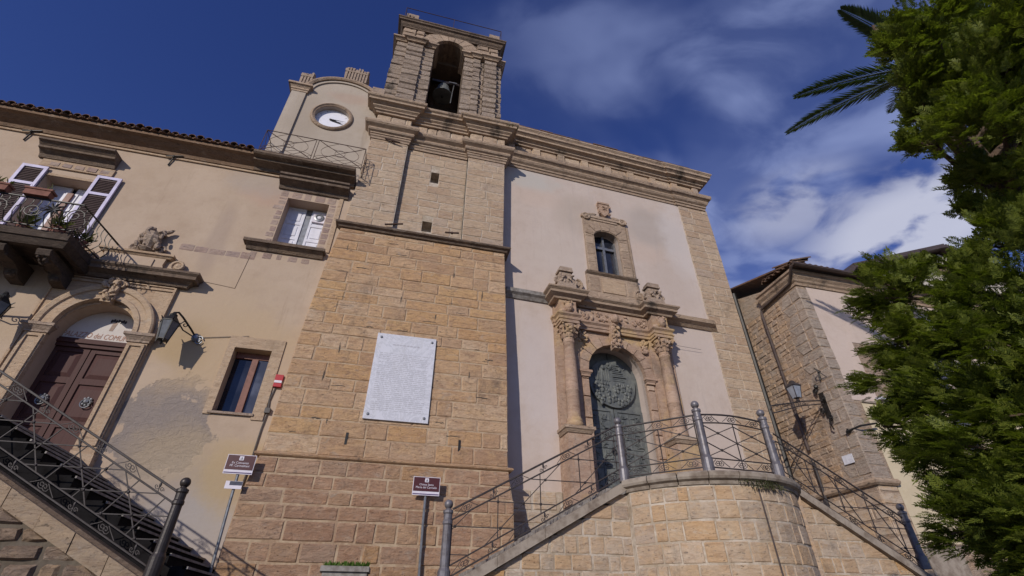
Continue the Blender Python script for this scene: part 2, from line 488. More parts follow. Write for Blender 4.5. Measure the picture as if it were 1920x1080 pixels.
M_LEAF = mk_leaf('conifer_leaf', [(0.038, 0.056, 0.012), (0.105, 0.138, 0.023), (0.185, 0.215, 0.033), (0.27, 0.285, 0.05)])
M_PALM = mk_leaf('palm_leaf', [(0.020, 0.036, 0.014), (0.034, 0.055, 0.020), (0.05, 0.07, 0.028)])
M_PLANT = mk_leaf('bright_plant', [(0.05, 0.11, 0.015), (0.09, 0.17, 0.03), (0.12, 0.20, 0.04)])
M_WEED = mk_leaf('dry_plant', [(0.05, 0.06, 0.025), (0.09, 0.095, 0.045), (0.13, 0.12, 0.07)])
M_BARK = mk_stone('bark', [(0.12, 0.085, 0.06), (0.16, 0.115, 0.08)], amt=0.5, bump=0.05)

# ------------------------------------------------------------------ mesh helpers


class MB:
    def __init__(s):
        s.v, s.f = [], []

    def add(s, vs, fs):
        o = len(s.v)
        s.v.extend([tuple(v) for v in vs])
        s.f.extend([tuple(i + o for i in f) for f in fs])
        return s

    def box(s, x0, x1, y0, y1, z0, z1):
        return s.add([(x0, y0, z0), (x1, y0, z0), (x1, y1, z0), (x0, y1, z0), (x0, y0, z1), (x1, y0, z1), (x1, y1, z1), (x0, y1, z1)],
                     [(0, 3, 2, 1), (4, 5, 6, 7), (0, 1, 5, 4), (1, 2, 6, 5), (2, 3, 7, 6), (3, 0, 4, 7)])

    def prism(s, poly, y0, y1):
        """polygon of (x, z) pushed from y0 to y1"""
        n = len(poly)
        vs = [(x, y0, z) for x, z in poly] + [(x, y1, z) for x, z in poly]
        fs = [tuple(range(n)), tuple(range(2 * n - 1, n - 1, -1))]
        fs += [(i, i + n, (i + 1) % n + n, (i + 1) % n) for i in range(n)]
        return s.add(vs, fs)

    def slab(s, poly, z0, z1):
        n = len(poly)
        vs = [(x, y, z0) for x, y in poly] + [(x, y, z1) for x, y in poly]
        fs = [tuple(range(n - 1, -1, -1)), tuple(range(n, 2 * n))]
        fs += [(i, (i + 1) % n, (i + 1) % n + n, i + n) for i in range(n)]
        return s.add(vs, fs)

    def tube(s, pts, r, n=6, closed=False, flat=None):
        pts = [Vector(p) for p in pts]
        m = len(pts)
        rs = r if isinstance(r, (list, tuple)) else [r] * m
        vs = []
        up = None
        for i, p in enumerate(pts):
            a = pts[i - 1] if (i > 0 or closed) else p
            b = pts[(i + 1) % m] if (i < m - 1 or closed) else p
            d = (b - a)
            if d.length < 1e-9:
                d = Vector((0, 0, 1))
            d.normalize()
            if up is None:
                up = Vector((0, 0, 1)) if abs(d.z) < 0.9 else Vector((0, 1, 0))
            sx = d.cross(up)
            if sx.length < 1e-6:
                sx = d.cross(Vector((1, 0.3, 0)))
            sx.normalize()
            up = sx.cross(d).normalized()
            for k in range(n):
                an = 2 * math.pi * (k + 0.5) / n
                vs.append(p + rs[i] * (math.cos(an) * sx + math.sin(an) * up))
        fs = []
        for i in range(m if closed else m - 1):
            j = (i + 1) % m
            for k in range(n):
                l = (k + 1) % n
                fs.append((i * n + k, i * n + l, j * n + l, j * n + k))
        if not closed:
            fs.append(tuple(range(n - 1, -1, -1)))
            fs.append(tuple((m - 1) * n + k for k in range(n)))
        return s.add(vs, fs)

    def lathe(s, c, prof, n=14, rot=None, cap=True):
        vs, fs = [], []
        for r, z in prof:
            for k in range(n):
                a = 2 * math.pi * k / n
                p = Vector((r * math.cos(a), r * math.sin(a), z))
                if rot is not None:
                    p = rot @ p
                vs.append(p + Vector(c))
        m = len(prof)
        for i in range(m - 1):
            for k in range(n):
                l = (k + 1) % n
                fs.append((i * n + k, i * n + l, (i + 1) * n + l, (i + 1) * n + k))
        if cap:
            fs.append(tuple(range(n - 1, -1, -1)))
            fs.append(tuple((m - 1) * n + k for k in range(n)))
        return s.add(vs, fs)

    def ball(s, c, r, nu=8, nv=5, rot=None):
        rx, ry, rz = (r, r, r) if isinstance(r, (int, float)) else r
        vs, fs = [], []
        for i in range(nv + 1):
            ph = math.pi * (i + 0.0) / nv
            for k in range(nu):
                a = 2 * math.pi * k / nu
                rr = max(math.sin(ph), 0.02)
                p = Vector((rx * rr * math.cos(a), ry * rr * math.sin(a), rz * math.cos(ph)))
                if rot is not None:
                    p = rot @ p
                vs.append(p + Vector(c))
        for i in range(nv):
            for k in range(nu):
                l = (k + 1) % nu
                fs.append((i * nu + k, (i + 1) * nu + k, (i + 1) * nu + l, i * nu + l))
        fs.append(tuple(range(nu)))
        fs.append(tuple(nv * nu + k for k in range(nu - 1, -1, -1)))
        return s.add(vs, fs)

    def sweep(s, path, prof, closed=False, rough=0.010):
        """profile (out, z) carried along a plan path (x, y); out is to the right of travel; mitred corners; worn edges"""
        fine = [path[0]]
        for a, b in zip(path, path[1:]):
            l = math.hypot(b[0] - a[0], b[1] - a[1])
            k = int(l / .28) if rough else 1
            for i in range(1, k):
                fine.append((a[0] + (b[0] - a[0]) * i / k, a[1] + (b[1] - a[1]) * i / k))
            fine.append(b)
        inner = set(path)
        path = fine
        m, n = len(path), len(prof)
        omax = max(p[0] for p in prof)
        vs, fs = [], []
        for i in range(m):
            def nrm(a, b):
                d = Vector((b[0] - a[0], b[1] - a[1]))
                d.normalize()
                return Vector((d.y, -d.x))
            n1 = nrm(path[i - 1], path[i]) if (i > 0 or closed) else None
            n2 = nrm(path[i], path[(i + 1) % m]) if (i < m - 1 or closed) else None
            if n1 is None:
                o = n2
            elif n2 is None:
                o = n1
            else:
                o = (n1 + n2) / max(0.25, 1 + n1.dot(n2))
            for u, z in prof:
                vs.append((path[i][0] + o.x * u, path[i][1] + o.y * u, z))
        for i in range(m if closed else m - 1):
            j = (i + 1) % m
            for k in range(n):
                l = (k + 1) % n
                fs.append((i * n + k, i * n + l, j * n + l, j * n + k))
        if not closed:
            fs.append(tuple(range(n - 1, -1, -1)))
            fs.append(tuple((m - 1) * n + k for k in range(n)))
        return s.add(vs, fs)

    def arc_sweep(s, cx, cz, prof, a0, a1, n, yw):
        """moulding round an arch: profile (radius, out) carried from angle a0 to a1 in the wall plane y=yw"""
        vs, fs = [], []
        k = len(prof)
        for i in range(n + 1):
            a = a0 + (a1 - a0) * i / n
            for r, u in prof:
                vs.append((cx + r * math.cos(a), yw - u, cz + r * math.sin(a)))
        for i in range(n):
            for j in range(k):
                l = (j + 1) % k
                fs.append((i * k + j, i * k + l, (i + 1) * k + l, (i + 1) * k + j))
        fs.append(tuple(range(k)))
        fs.append(tuple(n * k + j for j in range(k - 1, -1, -1)))
        return s.add(vs, fs)

    def xf(s, fn):
        s.v = [tuple(fn(Vector(v))) for v in s.v]
        return s

    def build(s, name, mat, parent=None, smooth=False, **tags):
        me = bpy.data.meshes.new(name)
        me.from_pydata(s.v, [], s.f)
        me.materials.append(mat)
        if smooth:
            me.polygons.foreach_set('use_smooth', [True] * len(me.polygons))
        o = bpy.data.objects.new(name, me)
        COL.objects.link(o)
        attach(o, parent)
        tag(o, **tags)
        return o


ABS = set()


def attach(o, parent):
    if parent is not None:
        o.parent = parent
        if parent.name in ABS:
            o.matrix_parent_inverse = Matrix.Translation(-Vector(parent.location))


def abs_thing(name, label, cat, loc, **k):
    o = thing(name, label, cat, loc, **k)      # parts of such a thing are written in world metres
    ABS.add(o.name)
    return o


def tag(o, label=None, cat=None, group=None, kind=None):
    if label:
        o['label'] = label
    if cat:
        o['category'] = cat
    if group:
        o['group'] = group
    if kind:
        o['kind'] = kind
    return o


def thing(name, label, cat, loc=(0, 0, 0), rz=0.0, group=None):
    o = bpy.data.objects.new(name, None)
    COL.objects.link(o)
    o.location = loc
    o.rotation_euler = (0, 0, rz)
    o.empty_display_size = 0.3
    return tag(o, label, cat, group)


def B(name, mat, parent, *a, **k):
    return MB().box(*a).build(name, mat, parent, **k)


def copy_tree(o, parent=None, loc=None, rz=None):
    c = o.copy()
    COL.objects.link(c)
    if parent is not None:
        c.parent = parent
    if loc is not None:
        c.location = loc
    if rz is not None:
        c.rotation_euler = (0, 0, rz)
    for ch in [x for x in o.children]:
        copy_tree(ch, c)
    return c


def lerp(tab, z):
    """piecewise linear table [(z, value)]"""
    if z <= tab[0][0]:
        return tab[0][1]
    for (a, va), (b, vb) in zip(tab, tab[1:]):
        if z <= b:
            return va + (vb - va) * (z - a) / (b - a)
    return tab[-1][1]


def stone_mesh(ua, ub, za, zb, P, gap=0.011, depth=0.035, rough=0.008, edge=0.03, r=rng):
    """one dressed stone: uneven outline, eased arrises, slightly undulating face. P(u, out, z) -> point"""
    g = lambda: gap * r.uniform(0.5, 1.7)
    ua2, ub2, za2, zb2 = ua + g(), ub - g(), za + g(), zb - g()
    e = edge * r.uniform(0.6, 1.3)
    ex = min(e, (ub2 - ua2) * 0.25)
    ez = min(e, (zb2 - za2) * 0.25)
    us = [ua2, ua2 + ex, (ua2 + ub2) / 2 + r.uniform(-.1, .1) * (ub2 - ua2), ub2 - ex, ub2]
    zs = [za2, za2 + ez, zb2 - ez, zb2]
    base = r.uniform(0, rough) * 1.3
    vs, fs = [], []
    for j, z in enumerate(zs):
        for i, u in enumerate(us):
            rim = i in (0, 4) or j in (0, 3)
            if rim:
                o = -depth
                vs.append(P(u + r.uniform(-.5, .5) * gap, o, z + r.uniform(-.5, .5) * gap))
            else:
                o = base + r.uniform(-rough, rough) * .5
                vs.append(P(u + r.uniform(-.5, .5) * ex * .6, o, z + r.uniform(-.5, .5) * ez * .6))
    for j in range(3):
        for i in range(4):
            a = j * 5 + i
            fs.append((a, a + 1, a + 6, a + 5))
    return vs, fs


def ashlar(parent, mat, z0, z1, ul, ur, P, ch=(0.3, 0.42), ln=(0.5, 1.1), holes=(), name='stone', limit=300, **kw):
    """courses of separate stones between edge functions ul(z), ur(z)"""
    made = []
    hs = [z0]
    while hs[-1] < z1 - 0.01:
        h = rng.uniform(*ch)
        left = z1 - hs[-1]
        if left < h * 1.5:
            h = left if left < ch[1] * 1.25 else left / 2
        hs.append(hs[-1] + h)
    hs[-1] = z1
    for za, zb in zip(hs, hs[1:]):
        zm = (za + zb) / 2
        L, Rr = ul(zm), ur(zm)
        if Rr - L < 0.08:
            continue
        segs = [(L, Rr)]
        for (hx0, hx1, hz0, hz1) in holes:
            if zb > hz0 + 0.02 and za < hz1 - 0.02:
                ns = []
                for a, b in segs:
                    if hx1 <= a or hx0 >= b:
                        ns.append((a, b))
                        continue
                    if hx0 - a > 0.06:
                        ns.append((a, hx0))
                    if b - hx1 > 0.06:
                        ns.append((hx1, b))
                segs = ns
        for a, b in segs:
            cuts = [a]
            while cuts[-1] < b - 0.01:
                l = rng.uniform(*ln)
                left = b - cuts[-1]
                if left < l * 1.4:
                    l = left if left < ln[1] * 1.2 else left * rng.uniform(.4, .6)
                cuts.append(cuts[-1] + l)
            cuts[-1] = b
            for ua, ub in zip(cuts, cuts[1:]):
                # the outer edges follow the batter of the wall
                def PP(u, o, z, ua=ua, ub=ub, L=L, Rr=Rr):
                    if abs(ua - L) < 1e-6 and Rr - L > 0:
                        w = 1 - (u - ua) / (ub - ua)
                        u = u + w * (ul(z) - L)
                    if abs(ub - Rr) < 1e-6:
                        w = (u - ua) / (ub - ua)
                        u = u + w * (ur(z) - Rr)
                    return P(u, o, z)
                made.append(((ub - ua) * (zb - za), stone_mesh(ua, ub, za, zb, PP, **kw)))
    made.sort(key=lambda t: -t[0])
    for k, (_, (vs, fs)) in enumerate(made[:limit]):
        MB().add(vs, fs).build(name, mat, parent)
    if len(made) > limit:
        m = MB()
        for _, (vs, fs) in made[limit:]:
            m.add(vs, fs)
        m.build(name, mat, parent, kind='stuff')
    return len(made)


def grid_wall(m, x0, x1, z0, z1, holes, y, depth, flip=False):
    """wall face in the plane y with rectangular holes (x0,x1,z0,z1) and their reveals"""
    xs = sorted({x0, x1, *[h[0] for h in holes], *[h[1] for h in holes]})
    zs = sorted({z0, z1, *[h[2] for h in holes], *[h[3] for h in holes]})
    for a, b in zip(xs, xs[1:]):
        for c, d in zip(zs, zs[1:]):
            xm, zm = (a + b) / 2, (c + d) / 2
            if any(h[0] < xm < h[1] and h[2] < zm < h[3] for h in holes):
                continue
            m.add([(a, y, c), (b, y, c), (b, y, d), (a, y, d)], [(0, 1, 2, 3)])
    for h in holes:
        if len(h) > 4:
            continue
        a, b, c, d = h[:4]
        Y = y + depth
        m.add([(a, y, c), (a, y, d), (a, Y, d), (a, Y, c)], [(0, 1, 2, 3)])
        m.add([(b, y, c), (b, Y, c), (b, Y, d), (b, y, d)], [(0, 1, 2, 3)])
        m.add([(a, y, d), (b, y, d), (b, Y, d), (a, Y, d)], [(0, 1, 2, 3)])
        m.add([(a, y, c), (a, Y, c), (b, Y, c), (b, y, c)], [(0, 1, 2, 3)])
    return m


def arch_fill(m, cx, r, zs, z1, zb, y, depth, n=16, rise=1.0):
    """fills the rectangle hole (cx-r..cx+r, zb..z1) so that an arched opening is left; adds the reveal"""
    pts = [(cx + r * math.cos(math.pi * i / n), zs + rise * r * math.sin(math.pi * i / n)) for i in range(n + 1)]
    for (xa, za), (xb, zc) in zip(pts, pts[1:]):
        if z1 > max(za, zc) + 1e-6:
            m.add([(xb, y, zc), (xa, y, za), (xa, y, z1), (xb, y, z1)], [(0, 1, 2, 3)])
        m.add([(xa, y, za), (xb, y, zc), (xb, y + depth, zc), (xa, y + depth, za)], [(0, 1, 2, 3)])
    for sx in (-1, 1):
        x = cx + sx * r
        m.add([(x, y, zb), (x, y, zs), (x, y + depth, zs), (x, y + depth, zb)], [(0, 1, 2, 3)])
    return m


def spiral(c, r0, turns, ax, az, n=16, start=0.0, hand=1, r1=None):
    r1 = r0 * 0.15 if r1 is None else r1
    c, ax, az = Vector(c), Vector(ax), Vector(az)
    out = []
    for i in range(n + 1):
        t = i / n
        a = start + hand * 2 * math.pi * turns * t
        r = r0 + (r1 - r0) * t
        out.append(c + r * (math.cos(a) * ax + math.sin(a) * az))
    return out


def lumps(m, c, size, n, seed, r=(0.12, 0.25)):
    """carved foliage: a crowd of small tilted leaf-like lobes"""
    q = random.Random(seed)
    for _ in range(n):
        p = Vector((c[0] + q.uniform(-1, 1) * size[0], c[1] + q.uniform(-1, 1) * size[1], c[2] + q.uniform(-1, 1) * size[2]))
        k = q.uniform(*r)
        rot = Matrix.Rotation(q.uniform(-1.2, 1.2), 3, 'Y') @ Matrix.Rotation(q.uniform(-.6, .6), 3, 'X')
        m.ball(p, (k * 0.55, k * 0.5, k), 6, 4, rot)
    return m


def text_mesh(name, txt, size, mat, parent, loc, rot=(math.pi / 2, 0, 0), extrude=0.002, align='CENTER', shear=0.0, **tags):
    cu = bpy.data.curves.new(name, 'FONT')
    cu.body = txt
    cu.size = size
    cu.align_x = align
    cu.extrude = extrude
    cu.shear = shear
    cu.resolution_u = 3
    tmp = bpy.data.objects.new(name + '_tmp', cu)
    COL.objects.link(tmp)
    dg = bpy.context.evaluated_depsgraph_get()
    me = bpy.data.meshes.new_from_object(tmp.evaluated_get(dg))
    bpy.data.objects.remove(tmp)
    bpy.data.curves.remove(cu)
    me.materials.clear()
    me.materials.append(mat)
    o = bpy.data.objects.new(name, me)
    COL.objects.link(o)
    o.location = loc
    o.rotation_euler = rot
    attach(o, parent)
    return tag(o, **tags)

# ================================================================== TOWN HALL
W = 0.15
th = abs_thing('town_hall', 'long beige plastered town hall left of the tower with arched portal and balcony', 'building', (-7.2, W, 0.45))
m = MB()
PCX, PR, PZS = -7.22, 0.83, 5.52
holes = [(-4.20, -2.96, 8.95, 10.83), (-4.13, -3.25, 3.94, 5.58), (-10.39, -9.21, 7.45, 10.15), (PCX - PR, PCX + PR, 2.3, PZS + PR, 1)]
grid_wall(m, -19, -2.3, -2.5, 11.7, holes, W, 0.5)
arch_fill(m, PCX, PR, PZS, PZS + PR, 2.3, W, 0.5)
m.box(-19, -2.3, 0.75, 6.5, -2.5, 11.7)
m.build('wall', M_PALPL, th)
# eaves
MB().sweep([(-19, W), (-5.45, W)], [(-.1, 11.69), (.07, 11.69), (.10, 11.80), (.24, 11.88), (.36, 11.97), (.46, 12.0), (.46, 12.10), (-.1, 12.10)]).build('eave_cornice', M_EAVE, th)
B('drip_moulding', M_PALSTONE, th, -19, -2.62, W - .05, W + .05, 11.60, 11.66)
MB().add([(-19, -.36, 12.12), (-5.4, -.36, 12.12), (-5.4, 6.4, 14.4), (-19, 6.4, 14.4), (-19, -.36, 12.16), (-5.4, -.36, 12.16), (-5.4, 6.4, 14.44), (-19, 6.4, 14.44)],
         [(0, 3, 2, 1), (4, 5, 6, 7), (0, 1, 5, 4), (1, 2, 6, 5), (2, 3, 7, 6), (3, 0, 4, 7)]).build('roof', M_TILE, th)


def tile_mesh():
    t = MB()
    n = 6
    vs = []
    for j, (y, r, z) in enumerate(((0, .105, 0), (.85, .085, .285))):
        for q in (r, r - .018):
            for k in range(n + 1):
                a = math.pi * k / n
                vs.append((q * math.cos(a), y, z + q * math.sin(a) * .9))
    k = n + 1
    fs = []
    for i in range(n):
        fs += [(i, i + 1, 2 * k + i + 1, 2 * k + i), (k + i, 3 * k + i, 3 * k + i + 1, k + i + 1), (i, k + i, k + i + 1, i + 1)]
    return t.add(vs, fs)


tile0 = tile_mesh().build('roof_tile', M_TILE, th)
tpos = [-18.8 + .236 * i for i in range(57)]
tile0.location = Vector((tpos[0], -.43, 12.13))
for i, x in enumerate(tpos[1:]):
    c = tile0.copy()
    COL.objects.link(c)
    c.location = (x + U(-.012, .012), -.43 + U(-.035, .03), 12.13 + U(-.012, .02))
    c.rotation_euler = (U(-.03, .03), U(-.06, .06), U(-.04, .04))
# pan tiles in the troughs
pan = MB()
for x in tpos:
    pan.box(x + .04, x + .196, -.40, .2, 12.125, 12.15)
pan.build('pan_tile_row', M_TILE, th, kind='stuff')
for x in (-11.44, -7.70):
    a = MB()
    a.tube([(x - .05, W - .03, 11.30), (x + .05, W - .06, 11.98)], .022, 5)
    a.tube([(x - .2, W - .09, 11.60), (x + .24, W - .09, 11.72)], .02, 5)
    a.ball((x, W - .08, 11.65), .045, 6, 4)
    a.build('wall_anchor', M_BLACK, th)
# pinkish bricks showing in a band through the render
x = -6.4
while x < -4.65:
    l = U(.22, .46)
    MB().add(*stone_mesh(x, x + l, 8.30 + U(-.01, .01), 8.52 + U(-.03, .02), lambda u, o, z: (u, W - .003 - o, z), rough=.002, depth=.004, gap=.004)).build('brick', M_BRICK, th)
    x += l
# cracks lines of the render joints
for (xa, za, xb, zb) in ((-6.0, 7.42, -4.66, 7.30), (-4.66, 7.30, -4.60, 8.45)):
    MB().tube([(xa, W, za), ((xa + xb) / 2, W, (za + zb) / 2 + .01), (xb, W, zb)], .009, 4).build('render_joint', M_DARKCORN, th)

# ---- upper window
uw = MB().box(-4.22, -2.94, W + .49, W + .53, 8.93, 10.85).build('window', M_GLASS, th)
B('sill', M_DARKCORN, uw, -4.86, -2.66, W - .24, W + .06, 8.80, 8.90)
MB().sweep([(-4.78, W), (-2.7, W)], [(-.05, 8.64), (.05, 8.64), (.10, 8.72), (.2, 8.795), (-.05, 8.795)]).build('sill_moulding', M_DARKCORN, uw)
yS = W + .40
for (a, b) in ((-4.20, -3.66), (-3.48, -2.96)):
    s_ = MB()
    s_.box(a, a + .07, yS, yS + .05, 8.96, 10.82)
    s_.box(b - .07, b, yS, yS + .05, 8.96, 10.82)
    for z in (8.96, 9.54, 10.14, 10.73):
        s_.box(a + .07, b - .07, yS, yS + .05, z, z + .09)
    s_.box(a + .07, b - .07, yS + .02, yS + .045, 8.96, 10.82)
    for z in (9.12, 9.70, 10.30):
        s_.box(a + .12, b - .12, yS + .005, yS + .03, z, z + .36)
    s_.build('shutter', M_WHITE, uw)
B('centre_post', M_GALV, uw, -3.66, -3.48, yS + .03, yS + .08, 8.96, 10.82)
fan = abs_thing('vent_fan', 'small square white ventilator fan set in the upper right of the white shuttered window', 'fan', (-3.22, yS - .02, 10.5))
B('housing', M_SIGNW, fan, -3.42, -3.02, yS - .05, yS - .004, 10.32, 10.70)
MB().xf(lambda v: v)
MB().lathe((-3.22, yS - .05, 10.51), [(.02, 0), (.15, 0), (.15, .02), (.11, .03), (.105, .012), (.02, .012)], 16, Matrix.Rotation(math.pi / 2, 3, 'X')).build('grille_ring', M_GALV, fan)
MB().lathe((-3.22, yS - .05, 10.51), [(.05, 0), (.055, .03), (.02, .035)], 10, Matrix.Rotation(math.pi / 2, 3, 'X')).build('hub', M_WHITE, fan)
z = 8.95
while z < 10.8:
    h = U(.17, .24)
    MB().add(*stone_mesh(-4.2 - U(.16, .36), -4.205, z, min(z + h, 10.83), lambda u, o, q: (u, W - .004 - o, q), rough=.003, depth=.006, gap=.012)).build('brick', M_BRICK, uw)
    MB().add(*stone_mesh(-2.955, -2.73, z, min(z + h, 10.83), lambda u, o, q: (u, W - .004 - o, q), rough=.003, depth=.006, gap=.012)).build('brick', M_BRICK, uw)
    z += h + U(0, .03)
x = -4.45
while x < -2.75:
    l = U(.18, .34)
    MB().add(*stone_mesh(x, min(x + l, -2.73), 10.84, 11.12, lambda u, o, q: (u, W - .004 - o, q), rough=.003, depth=.006, gap=.012)).build('brick', M_BRICK, uw)
    MB().add(*stone_mesh(x - .2, x + l - .25, 8.40, 8.62, lambda u, o, q: (u, W - .004 - o, q), rough=.003, depth=.006, gap=.012)).build('brick', M_BRICK, uw)
    x += l + U(.02, .12)
B('frame_strip', M_PALSTONE, uw, -2.70, -2.58, W - .035, W + .02, 8.92, 11.2)
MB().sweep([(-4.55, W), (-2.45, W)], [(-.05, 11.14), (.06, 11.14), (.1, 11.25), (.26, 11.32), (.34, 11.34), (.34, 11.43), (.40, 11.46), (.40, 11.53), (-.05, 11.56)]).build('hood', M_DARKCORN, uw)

# ---- lower window
lw = MB().box(-4.15, -3.23, W + .30, W + .34, 3.92, 5.60).build('window', M_GLASS, th)
fr = MB()
fr.box(-4.30, -4.125, W - .03, W + .02, 3.86, 5.90)
fr.box(-3.255, -2.99, W - .03, W + .02, 3.80, 5.90)
fr.box(-4.125, -3.255, W - .03, W + .02, 5.585, 5.90)
fr.build('stone_frame', M_PALSTONE, lw)
B('sill', M_GREY, lw, -4.20, -3.22, W - .06, W + .3, 3.88, 3.935)
B('mullion', M_REDWOOD, lw, -3.70, -3.56, W + .20, W + .29, 3.945, 5.40)
B('mullion', M_REDWOOD, lw, -4.12, -3.26, W + .24, W + .295, 5.42, 5.57)
B('mullion', M_REDWOOD, lw, -3.555, -3.26, W + .24, W + .29, 3.945, 4.02)
B('pane', M_GLASSB, lw, -3.555, -3.26, W + .265, W + .28, 4.025, 5.415)

# ---- alarm box, conduit
al = abs_thing('alarm_box', 'small red and white alarm box beside the lower window', 'alarm', (-2.90, W, 4.8))
B('cover', M_RED, al, -2.98, -2.80, W - .09, W, 4.80, 4.95)
B('base', M_RED, al, -2.98, -2.80, W - .085, W, 4.64, 4.735)
B('beacon', M_SIGNW, al, -2.975, -2.805, W - .095, W, 4.737, 4.798)
cd = MB().tube([(-2.92, W - .02, 4.64), (-2.97, W - .03, 4.3), (-2.93, W - .03, 4.02), (-2.96, W - .03, 3.6), (-2.97, W - .03, 2.9), (-3.0, W - .03, 2.3)], .016, 5)
cd.box(-3.0, -2.88, W - .08, W, 3.98, 4.10)
tag(cd.build('conduit', M_CABLE, None), 'thin grey conduit running down the wall corner below the red alarm box', 'cable')

# ---- portal
po = MB()
grid_wall(po, -8.62, -5.93, 2.3, 7.04, [(PCX - PR, PCX + PR, 2.3, PZS + PR, 1)], W - .05, .05)
arch_fill(po, PCX, PR, PZS, PZS + PR, 2.3, W - .05, .05)
po.add([(-5.93, W - .05, 2.3), (-5.93, W, 2.3), (-5.93, W, 7.04), (-5.93, W - .05, 7.04)], [(0, 1, 2, 3)])
po.add([(-8.62, W - .05, 2.3), (-8.62, W, 2.3), (-8.62, W, 7.04), (-8.62, W - .05, 7.04)], [(0, 3, 2, 1)])
portal = po.build('portal', M_PALSTONE, th)
for sx in (-1, 1):
    a, b = sorted((PCX + sx * PR, PCX + sx * (PR + .42)))
    p = MB()
    p.box(a, b, W - .13, W - .052, 2.85, 5.38)
    for q in (a + .03, b - .09):
        p.box(q, q + .06, W - .165, W - .131, 2.95, 5.28)
    p.box(a + .03, b - .03, W - .165, W - .131, 5.282, 5.34)
    p.build('pilaster', M_PALSTONE, portal)
    p = MB().box(a - .05, b + .05, W - .2, W - .052, 2.3, 2.66).box(a - .03, b + .03, W - .17, W - .053, 2.662, 2.78).box(a - .01, b + .01, W - .15, W - .054, 2.782, 2.848)
    p.build('pilaster_base', M_PALSTONE, portal)
    MB().sweep([(a - .001, W - .05), (a - .001, W - .13), (b + .001, W - .13), (b + .001, W - .05)][:], [(-.02, 5.382), (.03, 5.382), (.03, 5.43), (.06, 5.47), (.10, 5.52), (.12, 5.53), (.12, 5.60), (-.02, 5.61)]).build('impost', M_GREY, portal)
MB().arc_sweep(PCX, PZS + .09, [(PR - .005, 0), (PR - .005, .14), (PR + .10, .14), (PR + .12, .11), (PR + .24, .11), (PR + .26, .15), (PR + .36, .17), (PR + .40, .14), (PR + .40, 0)], 0, math.pi, 28, W - .05).build('archivolt', M_PALSTONE, portal)
k = MB().prism([(PCX - .11, 6.30), (PCX + .11, 6.30), (PCX + .17, 6.95), (PCX - .17, 6.95)], W - .27, W - .06)
lumps(k, (PCX, W - .28, 6.66), (.16, .05, .26), 26, 3, (.06, .12))
for sx in (-1, 1):
    k.tube(spiral((PCX + sx * .17, W - .25, 6.82), .11, 1.6, (1, 0, 0), (0, 0, 1), 14, 0, sx), .03, 5)
k.build('keystone', M_PALSTONE, portal)
fm = MB()
for (a, b, c, d) in ((-8.55, -5.99, 6.90, 6.95), (-8.55, -5.99, 7.0, 7.03), (-5.99, -5.94, 2.9, 7.02), (-8.60, -8.55, 2.9, 7.02)):
    fm.box(a, b, W - .085, W - .051, c, d)
fm.box(-6.62, -6.56, W - .09, W - .052, 6.95, 7.0)
fm.build('panel_moulding', M_PALSTONE, portal)
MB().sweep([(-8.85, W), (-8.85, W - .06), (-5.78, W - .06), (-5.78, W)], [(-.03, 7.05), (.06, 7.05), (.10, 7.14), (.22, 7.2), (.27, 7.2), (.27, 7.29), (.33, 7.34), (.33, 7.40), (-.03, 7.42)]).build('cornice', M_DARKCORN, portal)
at = MB()
at.prism([(-8.05, 7.42), (-6.30, 7.42), (-6.45, 7.5), (-6.52, 7.66), (-6.50, 7.86), (-7.94, 7.86), (-7.92, 7.66), (-8.0, 7.5)], W - .10, W)
at.box(-7.7, -6.75, W - .13, W - .101, 7.48, 7.80)
at.build('attic_panel', M_PALPL, portal)
MB().sweep([(-7.98, W), (-7.98, W - .08), (-6.42, W - .08), (-6.42, W)], [(-.02, 7.862), (.03, 7.862), (.08, 7.92), (.10, 7.92), (.10, 7.98), (-.02, 8.0)]).build('attic_cornice', M_PALSTONE, portal)
for sx, cx in ((1, -6.15), (-1, -8.30)):
    v = MB().tube(spiral((cx, W - .10, 7.68), .19, 1.5, (1, 0, 0), (0, 0, 1), 18, -math.pi / 2, -sx), .05, 6)
    v.ball((cx, W - .1, 7.68), (.1, .06, .1), 8, 5)
    v.box(cx - .14, cx + .14, W - .12, W, 7.42, 7.5)
    v.build('volute', M_PALSTONE, portal)
u = MB().lathe((-7.05, W - .10, 8.0), [(.12, 0), (.2, .06), (.12, .12), (.2, .28), (.24, .42), (.18, .52), (.2, .6)], 10)
lumps(u, (-7.05, W - .2, 8.38), (.26, .08, .32), 42, 8, (.06, .13))
for sx in (-1, 1):
    u.tube(spiral((-7.05 + sx * .3, W - .1, 8.12), .14, 1.4, (1, 0, 0), (0, 0, 1), 12, 0, sx), .04, 5)
u.box(-7.25, -6.8, W - .16, W, 8.62, 8.68)
u.ball((-6.75, W - .12, 8.74), (.16, .06, .06), 7, 4, Matrix.Rotation(-.6, 3, 'Y'))
u.build('carved_urn', M_GREY, portal)

